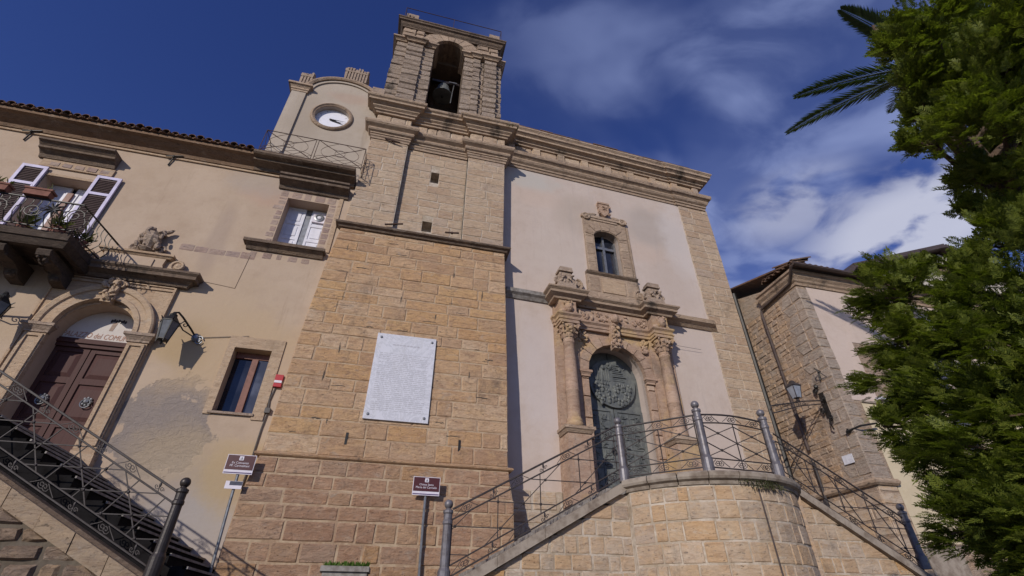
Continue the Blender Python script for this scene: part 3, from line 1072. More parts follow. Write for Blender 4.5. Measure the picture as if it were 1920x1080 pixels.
# door leaves
YD = W + .36
MB().box(PCX - PR - .2, PCX + PR + .2, YD + .06, YD + .12, 2.3, 6.6).build('door_backing', M_BLACK, portal)
SPL = -7.30
for (a, b) in ((PCX - PR - .02, SPL - .012), (SPL + .012, PCX + PR + .02)):
    d = MB()
    d.box(a, a + .11, YD, YD + .055, 2.55, 5.30)
    d.box(b - .11, b, YD, YD + .055, 2.55, 5.30)
    rows = [2.55, 3.42, 4.42, 5.20]
    for i, zz in enumerate(rows):
        d.box(a + .11, b - .11, YD + .002, YD + .055, zz, zz + (.14 if i < 3 else .10))
    leaf = d.build('door_leaf', M_DOORW, portal)
    for i, (za, zb) in enumerate(((2.69, 3.42), (3.56, 4.42), (4.56, 5.20))):
        q = MB().box(a + .11, b - .11, YD + .035, YD + .055, za, zb)
        f0, f1, g0, g1 = a + .13, b - .13, za + .02, zb - .02
        q.add([(f0, YD + .034, g0), (f1, YD + .034, g0), (f1, YD + .034, g1), (f0, YD + .034, g1),
               (f0 + .09, YD + .004, g0 + .09), (f1 - .09, YD + .004, g0 + .09), (f1 - .09, YD + .004, g1 - .09), (f0 + .09, YD + .004, g1 - .09)],
              [(0, 1, 5, 4), (1, 2, 6, 5), (2, 3, 7, 6), (3, 0, 4, 7), (4, 5, 6, 7)])
        q.build('door_panel', M_DOORW, portal)
    cx = (a + b) / 2
    kn = MB()
    for i in range(8):
        an = 2 * math.pi * i / 8
        kn.ball((cx + .085 * math.cos(an), YD - .02, 4.02 + .085 * math.sin(an)), (.035, .03, .035), 6, 4)
    kn.ball((cx, YD - .03, 4.02), (.065, .05, .065), 8, 5)
    kn.tube([(cx + .1 * math.cos(t * .5), YD - .05, 3.97 + .1 * math.sin(t * .5)) for t in range(13)], .014, 5)
    kn.build('door_knocker', M_GALV, portal)
MB().box(PCX - PR - .02, PCX + PR + .02, YD - .05, YD + .05, 5.31, 5.40).box(PCX - PR - .02, PCX + PR + .02, YD - .09, YD + .05, 5.402, 5.47).box(PCX - PR - .02, PCX + PR + .02, YD - .06, YD + .05, 5.472, 5.53).build('transom', M_DOORW, portal)
MB().prism([(PCX + (PR + .05) * math.cos(math.pi * i / 20), 5.532 + (PR + .06) * math.sin(math.pi * i / 20)) for i in range(21)], YD + .0, YD + .05).build('lunette', M_LUNETTE, portal)
M_SIGNRED = mk_plain('faded_red_lettering', (0.43, 0.24, 0.17), 0.8, 0.3, 20, 0.001)
tl_ = text_mesh('lettering', 'PALAZZO del COMUNE', .20, M_SIGNRED, portal, (-7.33, YD - .004, 5.59), shear=.12, extrude=.002)
tl_.scale = (.70, 1, 1)
em = MB().prism([(-7.16, 5.83), (-7.08, 5.83), (-7.05, 6.06), (-7.15, 6.06)], YD - .006, YD)
em.build('painted_crest', M_BRICK, portal)
em = MB()
for i in range(7):
    em.ball((-7.2 + .05 * i, YD - .004, 6.10 + .02 * (i % 2)), (.03, .006, .05), 5, 4)
em.build('painted_crown', M_POSTDK, portal)
B('threshold', M_GREY, portal, -8.7, -5.85, W - .25, W - .001, 2.1, 2.30)

# ---- balcony
bal = MB().slab([(-11.75, W), (-11.72, -1.15), (-7.98, -1.15), (-7.90, W)], 7.22, 7.42).build('balcony', M_BALSHADE, th)
MB().sweep([(-11.6, W), (-11.6, -1.0), (-8.08, -1.0), (-8.04, W)], [(-.1, 7.06), (.03, 7.06), (.08, 7.14), (.12, 7.215), (-.1, 7.215)]).build('slab_moulding', M_BALSHADE, bal)
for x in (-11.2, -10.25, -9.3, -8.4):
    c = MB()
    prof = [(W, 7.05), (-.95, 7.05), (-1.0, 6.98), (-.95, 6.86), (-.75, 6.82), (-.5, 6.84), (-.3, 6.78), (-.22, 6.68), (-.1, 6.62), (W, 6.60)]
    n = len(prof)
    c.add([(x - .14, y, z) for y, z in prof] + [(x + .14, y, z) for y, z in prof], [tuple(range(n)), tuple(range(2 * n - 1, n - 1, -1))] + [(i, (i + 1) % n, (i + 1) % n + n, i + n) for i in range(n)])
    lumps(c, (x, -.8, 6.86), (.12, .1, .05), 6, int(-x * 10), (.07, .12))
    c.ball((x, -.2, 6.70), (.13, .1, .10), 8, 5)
    c.build('corbel', M_BALSHADE, bal)
RZ = 8.18
rail = [(-11.78, W), (-11.8, -1.32), (-7.98, -1.32), (-7.80, W)]
MB().tube([(x, y, RZ) for x, y in rail], .026, 6).tube([(x * 1.0, y * .92, 7.46) for x, y in rail], .018, 5).build('top_rail', M_BLACK, bal)


def bellied(px_, py_, nx, ny):
    pts = []
    for t in (0, .12, .3, .5, .7, .85, 1):
        belly = .16 * math.sin(min(1, t * 1.35) * math.pi)
        pts.append((px_ + nx * (belly - .08 * (1 - t)), py_ + ny * (belly - .08 * (1 - t)), 7.44 + (RZ - 7.44) * t))
    return pts


for i in range(24):
    x = -11.7 + 3.64 * i / 23
    MB().tube(bellied(x, -1.30, 0, -1), .0105, 4).build('baluster', M_BLACK, bal)
for i in range(7):
    y = -1.15 + 1.2 * i / 7
    MB().tube(bellied(-7.97 + .15 * i / 7, y, 1, 0), .0105, 4).build('baluster', M_BLACK, bal)
for (cx, cz) in ((-8.35, 7.78), (-9.9, 7.78), (-11.3, 7.78)):
    st = MB()
    for i in range(9):
        an = 2 * math.pi * i / 9
        d = Vector((math.cos(an), 0, math.sin(an)))
        st.tube([(cx, -1.5, cz), tuple(Vector((cx, -1.5, cz)) + d * .12 + Vector((0, -.03, 0))), tuple(Vector((cx, -1.5, cz)) + d * .25)], [.03, .028, .004], 5)
    for sx in (-1, 1):
        st.tube(spiral((cx + sx * .42, -1.46, cz - .05), .2, 1.6, (1, 0, 0), (0, 0, 1), 16, 0, sx), .012, 4)
    st.build('rosette', M_BLACK, bal)
for (x, lab) in ((-8.98, 'terracotta flower box on the balcony rail in front of the open door'), (-9.85, 'terracotta flower box with dry plants on the balcony rail by the left shutter')):
    fb = abs_thing('flower_box', lab, 'flower box', (x, -1.33, 8.22), group='flower boxes on the balcony rail')
    q = MB().box(x - .26, x + .26, -1.42, -1.24, 8.21, 8.37).box(x - .285, x + .285, -1.44, -1.22, 8.372, 8.42)
    q.build('trough', M_TERRA, fb)
    pl = MB()
    for i in range(26 if x < -9.5 else 7):
        a = U(0, 6.28)
        b0 = Vector((x + U(-.2, .2), -1.33 + U(-.05, .05), 8.42))
        d = Vector((math.cos(a) * .12, math.sin(a) * .12, U(.08, .26)))
        w = d.cross(Vector((0, 0, 1))).normalized() * .018
        pl.add([b0 - w * .4, b0 + w * .4, b0 + d * .6 + w, b0 + d, b0 + d * .6 - w], [(0, 1, 2, 3, 4)])
    pl.build('plants', M_WEED, fb)
bp = thing('balcony_plants', 'dry straggling potted plants on the floor of the iron balcony', 'plants', (-8.7, -.6, 7.42), group=None)
pl = MB()
for (cx, cy) in ((.25, -.35), (-.5, -.25), (-1.6, -.3), (.55, .1)):
    for i in range(70):
        a = U(0, 6.28)
        b0 = Vector((cx + U(-.1, .1), cy + U(-.1, .1), .15 + U(0, .25)))
        d = Vector((math.cos(a) * U(.1, .3), math.sin(a) * U(.1, .3), U(.0, .3)))
        w = d.cross(Vector((0, 0, 1))).normalized() * .025
        pl.add([b0 - w * .3, b0 + w * .3, b0 + d * .6 + w, b0 + d, b0 + d * .6 - w], [(0, 1, 2, 3, 4)])
pl.build('foliage', M_WEED, bp)
for (cx, cy) in ((.25, -.35), (-.5, -.25), (-1.6, -.3), (.55, .1)):
    MB().lathe((cx, cy, 0), [(.10, 0), (.14, .2), (.15, .2), (.15, .24), (.12, .24)], 10).build('pot', M_TERRA, bp)

# French door, shutters, hood
fd = MB().box(-10.41, -9.19, W + .46, W + .5, 7.44, 10.2).build('balcony_door', M_GLASS, th)
for (a, b) in ((-10.39, -9.88), (-9.74, -9.21)):
    q = MB()
    q.box(a, a + .08, W + .36, W + .42, 7.45, 10.13).box(b - .08, b, W + .36, W + .42, 7.45, 10.13)
    for zz in (7.45, 8.3, 9.3, 10.03):
        q.box(a + .08, b - .08, W + .362, W + .42, zz, zz + .1)
    q.box(a + .08, b - .08, W + .385, W + .40, 7.45, 10.1)
    q.build('door_leaf', M_WHITE, fd)
B('centre_post', M_REDWOOD, fd, -9.88, -9.74, W + .30, W + .40, 7.45, 9.9)
for (a, b) in ((-11.02, -10.40), (-9.20, -8.58)):
    q = MB()
    y0 = W - .09
    q.box(a, a + .08, y0, y0 + .05, 7.47, 10.40).box(b - .08, b, y0, y0 + .05, 7.47, 10.40)
    for zz in (7.47, 8.10, 9.68, 10.31):
        q.box(a + .08, b - .08, y0 + .001, y0 + .05, zz, zz + .09)
    sh = q.build('shutter', M_LAV, fd)
    for (za, zb) in ((7.56, 8.10), (8.19, 9.68), (9.77, 10.31)):
        lv = MB().box(a + .08, b - .08, y0 + .03, y0 + .045, za, zb)
        zz = za + .03
        while zz < zb - .03:
            lv.add([(a + .08, y0 + .010, zz), (b - .08, y0 + .010, zz), (b - .08, y0 + .032, zz + .045), (a + .08, y0 + .032, zz + .045)], [(0, 1, 2, 3)])
            zz += .06
        lv.build('louvre_panel', M_BROWNW, fd)
MB().box(-10.62, -8.98, W - .03, W + .02, 10.16, 10.24).box(-10.7, -8.9, W - .05, W + .02, 10.45, 10.72).build('lintel', M_PALSTONE, fd)
for i in range(5):
    MB().add(*stone_mesh(-10.5 + .31 * i, -10.21 + .31 * i, 10.47, 10.68, lambda u, o, z: (u, W - .055 - o, z), rough=.01)).build('lintel_brick', M_BRICK, fd)
MB().sweep([(-10.85, W), (-8.95, W)], [(-.05, 10.75), (.06, 10.75), (.10, 10.86), (.2, 10.94), (.27, 10.95), (.27, 11.02), (.36, 11.10), (.42, 11.12), (.42, 11.19), (-.05, 11.23)]).build('hood', M_DARKCORN, fd)

# ================================================================== CLOCK GABLE
cg = abs_thing('clock_gable', 'round topped clock gable with white clock dial above the town hall roof', 'clock gable', (-3.8, .2, 12.0))
YC = .20
arc = [(-3.62 + 1.28 * math.cos(math.pi * i / 24), 16.35 + .95 * math.sin(math.pi * i / 24)) for i in range(25)]
outline = [(-5.36, 11.9), (-2.15, 11.9), (-2.15, 16.3)] + arc + [(-5.36, 16.3)]
CZ, CX = 15.12, -3.78
clk = MB()
n = 32
ringp = [(CX + .60 * math.cos(2 * math.pi * i / n), CZ + .60 * math.sin(2 * math.pi * i / n)) for i in range(n)]
# gable face with the round clock opening: fan between the outline and the circle
body = MB().prism(outline, YC + .16, .9)
vs = []
for (x, z) in ringp:
    vs.append((x, YC, z))


def hit(a):
    """distance from clock centre to the gable outline in direction a"""
    best = None
    dx, dz = math.cos(a), math.sin(a)
    for (x0, z0), (x1, z1) in zip(outline, outline[1:] + outline[:1]):
        ex, ez = x1 - x0, z1 - z0
        den = dx * ez - dz * ex
        if abs(den) < 1e-9:
            continue
        t = ((x0 - CX) * ez - (z0 - CZ) * ex) / den
        s_ = ((x0 - CX) * dz - (z0 - CZ) * dx) / den
        if t > 0 and -1e-6 <= s_ <= 1 + 1e-6 and (best is None or t < best):
            best = t
    return best


angs = sorted(set([2 * math.pi * i / 96 for i in range(96)] + [math.atan2(z - CZ, x - CX) % (2 * math.pi) for x, z in outline]))
inn = [(CX + .6 * math.cos(a), CZ + .6 * math.sin(a)) for a in angs]
out = [(CX + hit(a) * math.cos(a), CZ + hit(a) * math.sin(a)) for a in angs]
k = len(angs)
vs = [(x, YC, z) for x, z in inn] + [(x, YC, z) for x, z in out] + [(x, YC + .16, z) for x, z in inn] + [(x, YC + .16, z) for x, z in out]
fs = []
for i in range(k):
    j = (i + 1) % k
    fs += [(i, k + i, k + j, j), (i, j, 2 * k + j, 2 * k + i), (k + i, 3 * k + i, 3 * k + j, k + j)]
body.add(vs, fs)
body.build('wall', M_CLOCKPL, cg)
B('side_pilaster', M_CLOCKPL, cg, -5.40, -4.90, YC - .07, YC + .5, 11.92, 16.10)
MB().sweep([(-5.41, .6), (-5.41, YC - .07), (-4.88, YC - .07), (-4.88, YC)], [(-.1, 16.10), (.02, 16.10), (.02, 16.18), (.05, 16.2), (.05, 16.28), (.12, 16.36), (.16, 16.37), (.16, 16.46), (-.1, 16.5)]).build('pilaster_cap', M_CORN, cg)
MB().arc_sweep(-3.62, 16.35, [(1.14, 0), (1.14, .05), (1.25, .05), (1.25, 0)], 0.02, math.pi - .02, 24, YC).xf(lambda v: Vector((v.x, v.y, 16.35 + (v.z - 16.35) * .76))).build('arch_band', M_CLOCKPL, cg)
MB().arc_sweep(-3.62, 16.37, [(1.26, -.6), (1.26, .10), (1.34, .14), (1.40, .14), (1.40, -.6)], -.03, math.pi + .06, 26, YC).xf(lambda v: Vector((v.x, v.y, 16.37 + (v.z - 16.37) * .76))).build('arch_coping', M_CORN, cg)


def crown(cx, cz, w, h, seed, dark=M_GREY):
    q = MB()
    q.prism([(cx - w * .42, cz), (cx + w * .42, cz), (cx + w * .5, cz + h * .85), (cx - w * .5, cz + h * .85)], YC - .05, YC + .45)
    r = random.Random(seed)
    for i in range(int(w / .11)):
        x = cx - w * .46 + i * .11 + .03
        q.box(x, x + .07, YC - .09, YC - .04, cz + .06, cz + h * r.uniform(.7, .95))
        q.ball((x + .03, YC + .1, cz + h * r.uniform(.9, 1.02)), (.06, .12, .08), 6, 4)
    q.box(cx - w * .47, cx + w * .47, YC - .1, YC + .4, cz + h * .6, cz + h * .68)
    return q.build('crown_finial', dark, cg)


crown(-5.10, 16.5, .46, .95, 4)
crown(-3.42, 17.38, .92, 1.0, 5)
clock = MB().lathe((CX, YC + .15, CZ), [(.01, 0), (.598, 0), (.598, -.005)], 40, Matrix.Rotation(math.pi / 2, 3, 'X')).build('clock_dial', M_CLOCKF, cg)
MB().lathe((CX, YC, CZ), [(.60, 0), (.595, .05), (.62, .06), (.66, .10), (.71, .08), (.74, .05), (.75, 0)], 40, Matrix.Rotation(math.pi / 2, 3, 'X'), cap=False).build('clock_ring', M_CORN, cg)
for (an, L, w) in ((rad(1), .50, .014), (rad(-18), .46, .03)):
    d = Vector((math.cos(an), 0, math.sin(an)))
    nn = Vector((-math.sin(an), 0, math.cos(an)))
    c0 = Vector((CX, YC + (.10 if w < .02 else .12), CZ))
    hd = MB().add([c0 - d * .10 - nn * w, c0 - nn * w * 1.6, c0 + d * L, c0 + nn * w * 1.6, c0 - d * .10 + nn * w], [(0, 1, 2, 3, 4)])
    hd.v += [tuple(Vector(v) + Vector((0, .008, 0))) for v in hd.v]
    hd.f += [(9, 8, 7, 6, 5)] + [(i, i + 5, (i + 1) % 5 + 5, (i + 1) % 5) for i in range(5)]
    hd.build('clock_hand', M_BLACK, cg)
tk = MB()
for i in range(60):
    a = 2 * math.pi * i / 60
    d = Vector((math.cos(a), 0, math.sin(a)))
    nn = Vector((-math.sin(a), 0, math.cos(a)))
    big = i % 5 == 0
    c0 = Vector((CX, YC + .146, CZ))
    w, r0 = (.012, .47) if big else (.004, .53)
    tk.add([c0 + d * r0 - nn * w, c0 + d * .565 - nn * w, c0 + d * .565 + nn * w, c0 + d * r0 + nn * w], [(0, 1, 2, 3)])
tk.build('dial_marks', M_INK, cg, kind='stuff')

# stone ledge and iron railing in front of the clock
lg = MB().sweep([(-5.44, W), (-2.36, W)], [(-.05, 11.69), (.10, 11.69), (.14, 11.78), (.32, 11.84), (.40, 11.86), (.40, 11.93), (.55, 11.96), (.6, 12.0), (.6, 12.08), (-.4, 12.10)])
lg.build('stone_ledge', M_DARKCORN, cg)
YR = -.40
zt, zb = 13.10, 12.14
rl = MB()
for z in (zt, zb):
    rl.tube([(-5.32, .18, z), (-5.34, YR, z), (-2.22, YR, z), (-2.2, .18, z)], .014, 4)
rl.build('railing_rails', M_RUST, cg)
for x in (-5.34, -3.80, -3.72, -2.22):
    MB().tube([(x, YR, 12.06), (x, YR, zt)], .012, 4).build('railing_bar', M_RUST, cg)
for (a, b) in ((-5.34, -3.80), (-3.72, -2.22)):
    q = MB()
    q.tube([(a, YR, zt), (b, YR, zb)], .008, 4).tube([(a, YR, zb), (b, YR, zt)], .008, 4)
    mid, hw = (a + b) / 2, (b - a) / 2
    for sg in (1, -1):
        q.tube([(a + (b - a) * t / 14, YR, (zt if sg > 0 else zb) - sg * .36 * math.sin(math.pi * t / 14)) for t in range(15)], .008, 4)
    for sg in (1, -1):
        q.tube([(mid + sg * (.1 + .5 * math.sin(math.pi * t / 10)), YR, zb + (zt - zb) * t / 10) for t in range(11)], .007, 4)
        q.tube([(a + (b - a) * t / 10, YR, zb + .16 + sg * .12 * math.sin(math.pi * t / 5)) for t in range(11)], .006, 4)
    q.tube([(mid + .16 * math.cos(t * math.pi / 8), YR, (zt + zb) / 2 + .16 * math.sin(t * math.pi / 8)) for t in range(16)], .007, 4, True)
    q.build('railing_lattice', M_RUST, cg)
q = MB().tube([(-2.2, .12, zt), (-2.21, YR, zb)], .008, 4).tube([(-2.2, .12, zb), (-2.21, YR, zt)], .008, 4)
for x in (-.15, .0):
    q.tube([(-2.2, x, zb), (-2.2, x, zt)], .009, 4)
q.tube([(-5.33, .12, zt), (-5.33, YR, zb)], .008, 4).tube([(-5.33, .12, zb), (-5.33, YR, zt)], .008, 4)
q.build('railing_side', M_RUST, cg)

# ================================================================== BELL TOWER
bt = abs_thing('bell_tower', 'tall ochre stone bell tower with open arched belfry in the middle', 'bell tower', (.2, 1.5, .45))
XL = [(.3, -2.92), (2.24, -2.86), (2.9, -2.74), (5.9, -2.68), (8.2, -2.57), (10.05, -2.41)]
XR = [(.3, 3.02), (2.24, 2.98), (2.9, 2.88), (5.6, 2.86), (9.2, 2.78), (10.05, 2.76)]
YF = [(.3, -.42), (2.24, -.40), (2.26, -.33), (2.92, -.30), (2.94, -.24), (10.05, 0)]
xl = lambda z: lerp(XL, z)
xr = lambda z: lerp(XR, z)
yf = lambda z: lerp(YF, z)
PT = lambda u, o, z: (u, yf(z) - o, z)
# lime core: the joints between the stones
core = MB()
zs = [-2.5, .3, 2.235, 2.265, 2.9, 2.945, 5.9, 8.2, 10.02]
vs, fs = [], []
for z in zs:
    y = yf(z) + .007
    vs += [(xl(z) + .012, y, z), (xr(z) - .012, y, z), (xr(z) - .012, 5.5, z), (xl(z) + .012, 5.5, z)]
for i in range(len(zs) - 1):
    for a in range(4):
        b = (a + 1) % 4
        fs.append((i * 4 + a, i * 4 + b, i * 4 + 4 + b, i * 4 + 4 + a))
core.add(vs, fs)
core.build('core', M_MORTAR, bt)
n1 = ashlar(bt, M_STONE, 3.02, 9.86, xl, xr, PT, (.30, .46), (.38, 1.3), gap=.009, depth=.012, rough=.010, edge=.022)
n2 = ashlar(bt, M_PLINTH, 2.26, 2.90, xl, xr, PT, (.28, .36), (.35, 1.2), gap=.009, depth=.016, rough=.012, edge=.026, name='plinth_stone')
n3 = ashlar(bt, M_PLINTH, -.2, 2.235, xl, xr, PT, (.26, .44), (.35, 1.1), gap=.009, depth=.016, rough=.012, edge=.026, name='plinth_stone')
MB().sweep([(-2.76, .6), (-2.76, -.245), (2.90, -.245), (2.90, .6)], [(-.05, 2.925), (.05, 2.925), (.085, 2.95), (.09, 2.985), (.05, 3.01), (-.05, 3.02)]).build('plinth_moulding', M_STONE, bt)
MB().sweep([(-2.42, .6), (-2.42, -.01), (2.77, -.01), (2.77, .6)], [(-.05, 9.87), (.05, 9.87), (.08, 9.93), (.15, 9.96), (.17, 10.0), (.15, 10.04), (-.05, 10.06)]).build('string_course', M_DARKCORN, bt)
for k in range(34):
    x, z = U(-2.3, 2.5), U(3.2, 9.6)
    if -.9 < x < 1.0 and 3.8 < z < 6.4:
        continue
    w, h = (U(.12, .4), U(.012, .03)) if k % 4 else (.025, U(.15, .3))
    q = MB()
    pts = [(x + w * (i / 6) + U(-.01, .01), z + U(-.5, .5) * h) for i in range(7)]
    y = yf(z)
    q.add([(a, yf(c) - .012, c - h * U(.2, .6)) for a, c in pts] + [(a, yf(c) - .012, c + h * U(.2, .6)) for a, c in pts], [(i, i + 1, i + 8, i + 7) for i in range(6)])
    q.build('open_joint', M_DARKMORTAR, bt)
# upper stage: two flat pilasters with a sunk panel between
UL = [(10.05, -2.37), (14.5, -2.22)]
UR = [(10.05, 2.72), (14.5, 2.72)]
YP, YN = 0.02, 0.20
ashlar(bt, M_UPPER, 10.06, 14.46, lambda z: lerp(UL, z), lambda z: -.92, lambda u, o, z: (u, YP - o, z), (.30, .42), (.5, .95), gap=.007, depth=.012, rough=.007, edge=.02)
ashlar(bt, M_UPPER, 10.06, 14.46, lambda z: 1.32, lambda z: lerp(UR, z), lambda u, o, z: (u, YP - o, z), (.30, .42), (.5, .95), gap=.007, depth=.012, rough=.007, edge=.02)
ph = [(.05, .34, 12.72, 13.25), (-.01, .31, 10.42, 10.86)]
ashlar(bt, M_UPPER, 10.06, 14.20, lambda z: -.91, lambda z: 1.31, lambda u, o, z: (u, YN - o, z), (.30, .42), (.5, .95), holes=ph, gap=.007, depth=.012, rough=.007, edge=.02)
c2 = MB()
grid_wall(c2, -.93, 1.33, 10.0, 14.3, ph, YN + .007, .5)
c2.build('panel_core', M_MORTARW, bt)
B('hole_back', M_BLACK, bt, -.05, .36, YN + .5, YN + .52, 10.4, 13.3)
c2 = MB()
for ul_, ur_ in ((UL, None), (None, UR)):
    a0 = (lerp(UL, 10) + .01, lerp(UL, 14.5) + .01) if ul_ else (1.315, 1.315)
    b0 = (-.915, -.915) if ul_ else (2.71, 2.71)
    y = YP + .007
    c2.add([(a0[0], y, 10.0), (b0[0], y, 10.0), (b0[1], y, 14.5), (a0[1], y, 14.5), (a0[0], 5.4, 10.0), (b0[0], 5.4 if not ul_ else YN + .1, 10.0), (b0[1], 5.4 if not ul_ else YN + .1, 14.5), (a0[1], 5.4, 14.5)],
           [(0, 1, 2, 3), (1, 5, 6, 2), (4, 0, 3, 7)])
c2.add([(1.315, YP + .007, 10), (1.315, YN + .1, 10), (1.315, YN + .1, 14.5), (1.315, YP + .007, 14.5)], [(0, 1, 2, 3)])
c2.box(-2.2, 2.7, .55, 5.4, 10, 16.3)
c2.build('upper_core', M_MORTARW, bt)
# rusty tie bars left in the wall
for (xa, za, xb, zb) in ((-1.15, 10.22, -.6, 10.33), (.75, 10.30, 1.2, 10.33), (-1.75, 14.25, -1.2, 14.12)):
    MB().tube([(xa, -.06, za), (xb, -.10, zb)], .03, 5).ball(((xa + xb) / 2, -.07, (za + zb) / 2), .05, 6, 4).build('tie_bar', M_RUST, bt)

# entablature breaking forward over the pilasters
plan = [(-2.24, .62), (-2.24, .0), (-.90, .0), (-.90, .17), (1.30, .17), (1.30, .0), (2.74, .0), (2.74, .62)]
MB().sweep(plan, [(-.15, 14.21), (.015, 14.21), (.015, 14.30), (.05, 14.33), (.05, 14.40), (-.15, 14.40)]).build('astragal', M_CORN, bt)
MB().sweep(plan, [(-.15, 14.44), (.06, 14.44), (.06, 14.50), (.13, 14.54), (.16, 14.60), (.13, 14.68), (.16, 14.70), (.26, 14.76), (.30, 14.82), (.30, 14.91), (.27, 14.94), (-.15, 14.97)], rough=.017).build('lower_cornice', M_CORN, bt)
for (a, b, y) in ((-2.22, -.92, .02), (-.90, 1.30, .19), (1.32, 2.72, .02)):
    ashlar(bt, M_UPPER, 14.98, 15.62, lambda z: a, lambda z: b, lambda u, o, z: (u, y - o, z), (.6, .66), (.36, .62), gap=.012, depth=.03, rough=.02, edge=.03, name='frieze_block')
B('frieze_core', M_MORTARW, bt, -2.20, 2.70, .215, .6, 14.9, 15.7)
MB().box(-2.20, -.93, .045, .2, 14.9, 15.7).box(1.33, 2.70, .045, .2, 14.9, 15.7).build('frieze_core', M_MORTARW, bt)
MB().sweep(plan, [(-.15, 15.63), (.06, 15.63), (.06, 15.71), (.12, 15.74), (.12, 15.80), (.20, 15.86), (.20, 15.92), (.30, 15.99), (.36, 16.0), (.36, 16.10), (.42, 16.14), (.44, 16.19), (.44, 16.24), (-.15, 16.27)], rough=.017).build('main_cornice', M_CORN, bt)
B('cornice_roof', M_GREY, bt, -2.3, 2.8, .3, 5.4, 16.272, 16.34)
B('corner_block', M_GREY, bt, -2.58, -2.12, -.30, .15, 16.275, 16.75)
wd = MB()
for i in range(60):
    a = U(0, 6.28)
    b0 = Vector((2.75 + U(-.2, .35), -.15 + U(-.2, .1), 16.2 + U(-.25, .1)))
    d = Vector((math.cos(a) * U(.08, .2), math.sin(a) * U(.08, .2), U(-.05, .22)))
    w = d.cross(Vector((0, 0, 1))).normalized() * .025
    wd.add([b0 - w * .3, b0 + w * .3, b0 + d * .6 + w, b0 + d, b0 + d * .6 - w], [(0, 1, 2, 3, 4)])
tag(wd.build('weed_tuft', M_WEED, None), 'tuft of weeds growing on the cornice where tower meets church', 'plant')

M_BELF = mk_stone('eroded_belfry_stone', [(0.44, 0.37, 0.285), (0.36, 0.295, 0.225), (0.50, 0.425, 0.335), (0.30, 0.245, 0.19)], stain=(0.05, 0.043, 0.036), amt=1.0, bump=0.07)
# belfry: four rusticated piers, arches, top cornice
BZ, SPR = 16.34, 21.05
BX0, BX1, OX0, OX1 = -2.10, 2.36, -.58, .78
BY0, BY1 = .10, 3.3
bc = MB()
OC, OR_ = (OX0 + OX1) / 2, (OX1 - OX0) / 2


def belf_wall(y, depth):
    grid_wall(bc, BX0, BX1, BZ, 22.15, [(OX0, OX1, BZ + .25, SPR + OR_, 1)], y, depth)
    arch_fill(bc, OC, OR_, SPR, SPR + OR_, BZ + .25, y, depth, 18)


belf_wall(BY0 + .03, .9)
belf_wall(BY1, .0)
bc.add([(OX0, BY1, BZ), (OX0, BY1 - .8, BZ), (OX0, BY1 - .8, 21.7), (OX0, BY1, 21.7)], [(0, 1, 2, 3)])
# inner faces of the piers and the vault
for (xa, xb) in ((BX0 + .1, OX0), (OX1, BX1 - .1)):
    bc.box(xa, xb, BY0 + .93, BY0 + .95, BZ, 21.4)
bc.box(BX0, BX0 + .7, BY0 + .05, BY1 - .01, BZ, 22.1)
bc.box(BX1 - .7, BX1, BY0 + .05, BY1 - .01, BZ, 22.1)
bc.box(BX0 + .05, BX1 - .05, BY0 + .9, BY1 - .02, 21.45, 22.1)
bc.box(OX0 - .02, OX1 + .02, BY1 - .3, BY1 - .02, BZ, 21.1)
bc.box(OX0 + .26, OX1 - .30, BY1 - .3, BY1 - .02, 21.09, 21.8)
belf = bc.build('belfry', M_DARKCORN, bt)  # darker stone colour stands in for the shade inside the belfry


def band(x0, x1, y0, ya, z0, z1, cl=.035):
    cl *= U(.7, 1.7)
    y0 += U(-.02, .025)
    x0 += U(-.015, .012)
    x1 += U(-.012, .015)
    return band_(x0, x1, y0, ya, z0, z1, cl)


def band_(x0, x1, y0, ya, z0, z1, cl):
    """one rusticated course: block with a chamfer all round so the joints read as grooves"""
    q = MB()
    vs = []
    for (z, o) in ((z0 + .006, 0), (z0 + cl, cl), (z1 - cl, cl), (z1 - .006, 0)):
        e = cl - o
        j = lambda: U(-.016, .016)
        vs += [(x0 + e + j(), y0 + e + j(), z), (x1 - e + j(), y0 + e + j(), z), (x1 - e, ya, z), (x0 + e, ya, z)]
    fs = []
    for i in range(3):
        for a in range(4):
            b = (a + 1) % 4
            fs.append((i * 4 + a, i * 4 + b, i * 4 + 4 + b, i * 4 + 4 + a))
    fs += [(3, 2, 1, 0), (12, 13, 14, 15)]
    return q.add(vs, fs)


nb = 13
hb = (20.80 - BZ) / nb
for k in range(nb):
    z0, z1 = BZ + k * hb, BZ + (k + 1) * hb
    taper = .06 * (1 - k / nb)
    # left pier: side strip, half column block, jamb
    band(BX0 - .10 - taper, -1.72, .02, 1.2, z0, z1).build('belfry_block', M_BELF, belf)
    band(-1.73, -1.05, -.12, .12, z0, z1, .045).build('belfry_block', M_BELF, belf)
    band(-1.06, OX0 - .005, .0, .95, z0, z1).build('belfry_block', M_BELF, belf)
    # right pier
    band(OX1 + .005, 1.20, .0, .95, z0, z1).build('belfry_block', M_BELF, belf)
    band(1.19, 1.50, -.06, .12, z0, z1, .045).build('belfry_block', M_BELF, belf)
    band(1.53, 1.68, .06, .14, z0, z1, .03).build('belfry_block', M_BELF, belf)
    band(1.70, 2.24, -.10, .12, z0, z1, .045).build('belfry_block', M_BELF, belf)
    band(2.245, BX1 + .10 + taper, .06, 1.4, z0, z1).build('belfry_block', M_BELF, belf)
capp = [(-.02, 20.805), (.05, 20.805), (.05, 20.86), (.12, 20.92), (.17, 20.94), (.17, 21.02), (-.02, 21.04)]
MB().sweep([(BX0 - .12, 1.6), (BX0 - .12, .0), (-1.74, .0), (-1.74, -.12), (-1.04, -.12), (-1.04, -.01), (OX0 + .0, -.01), (OX0, .95)], capp, rough=.017).build('pier_cap', M_CORN, belf)
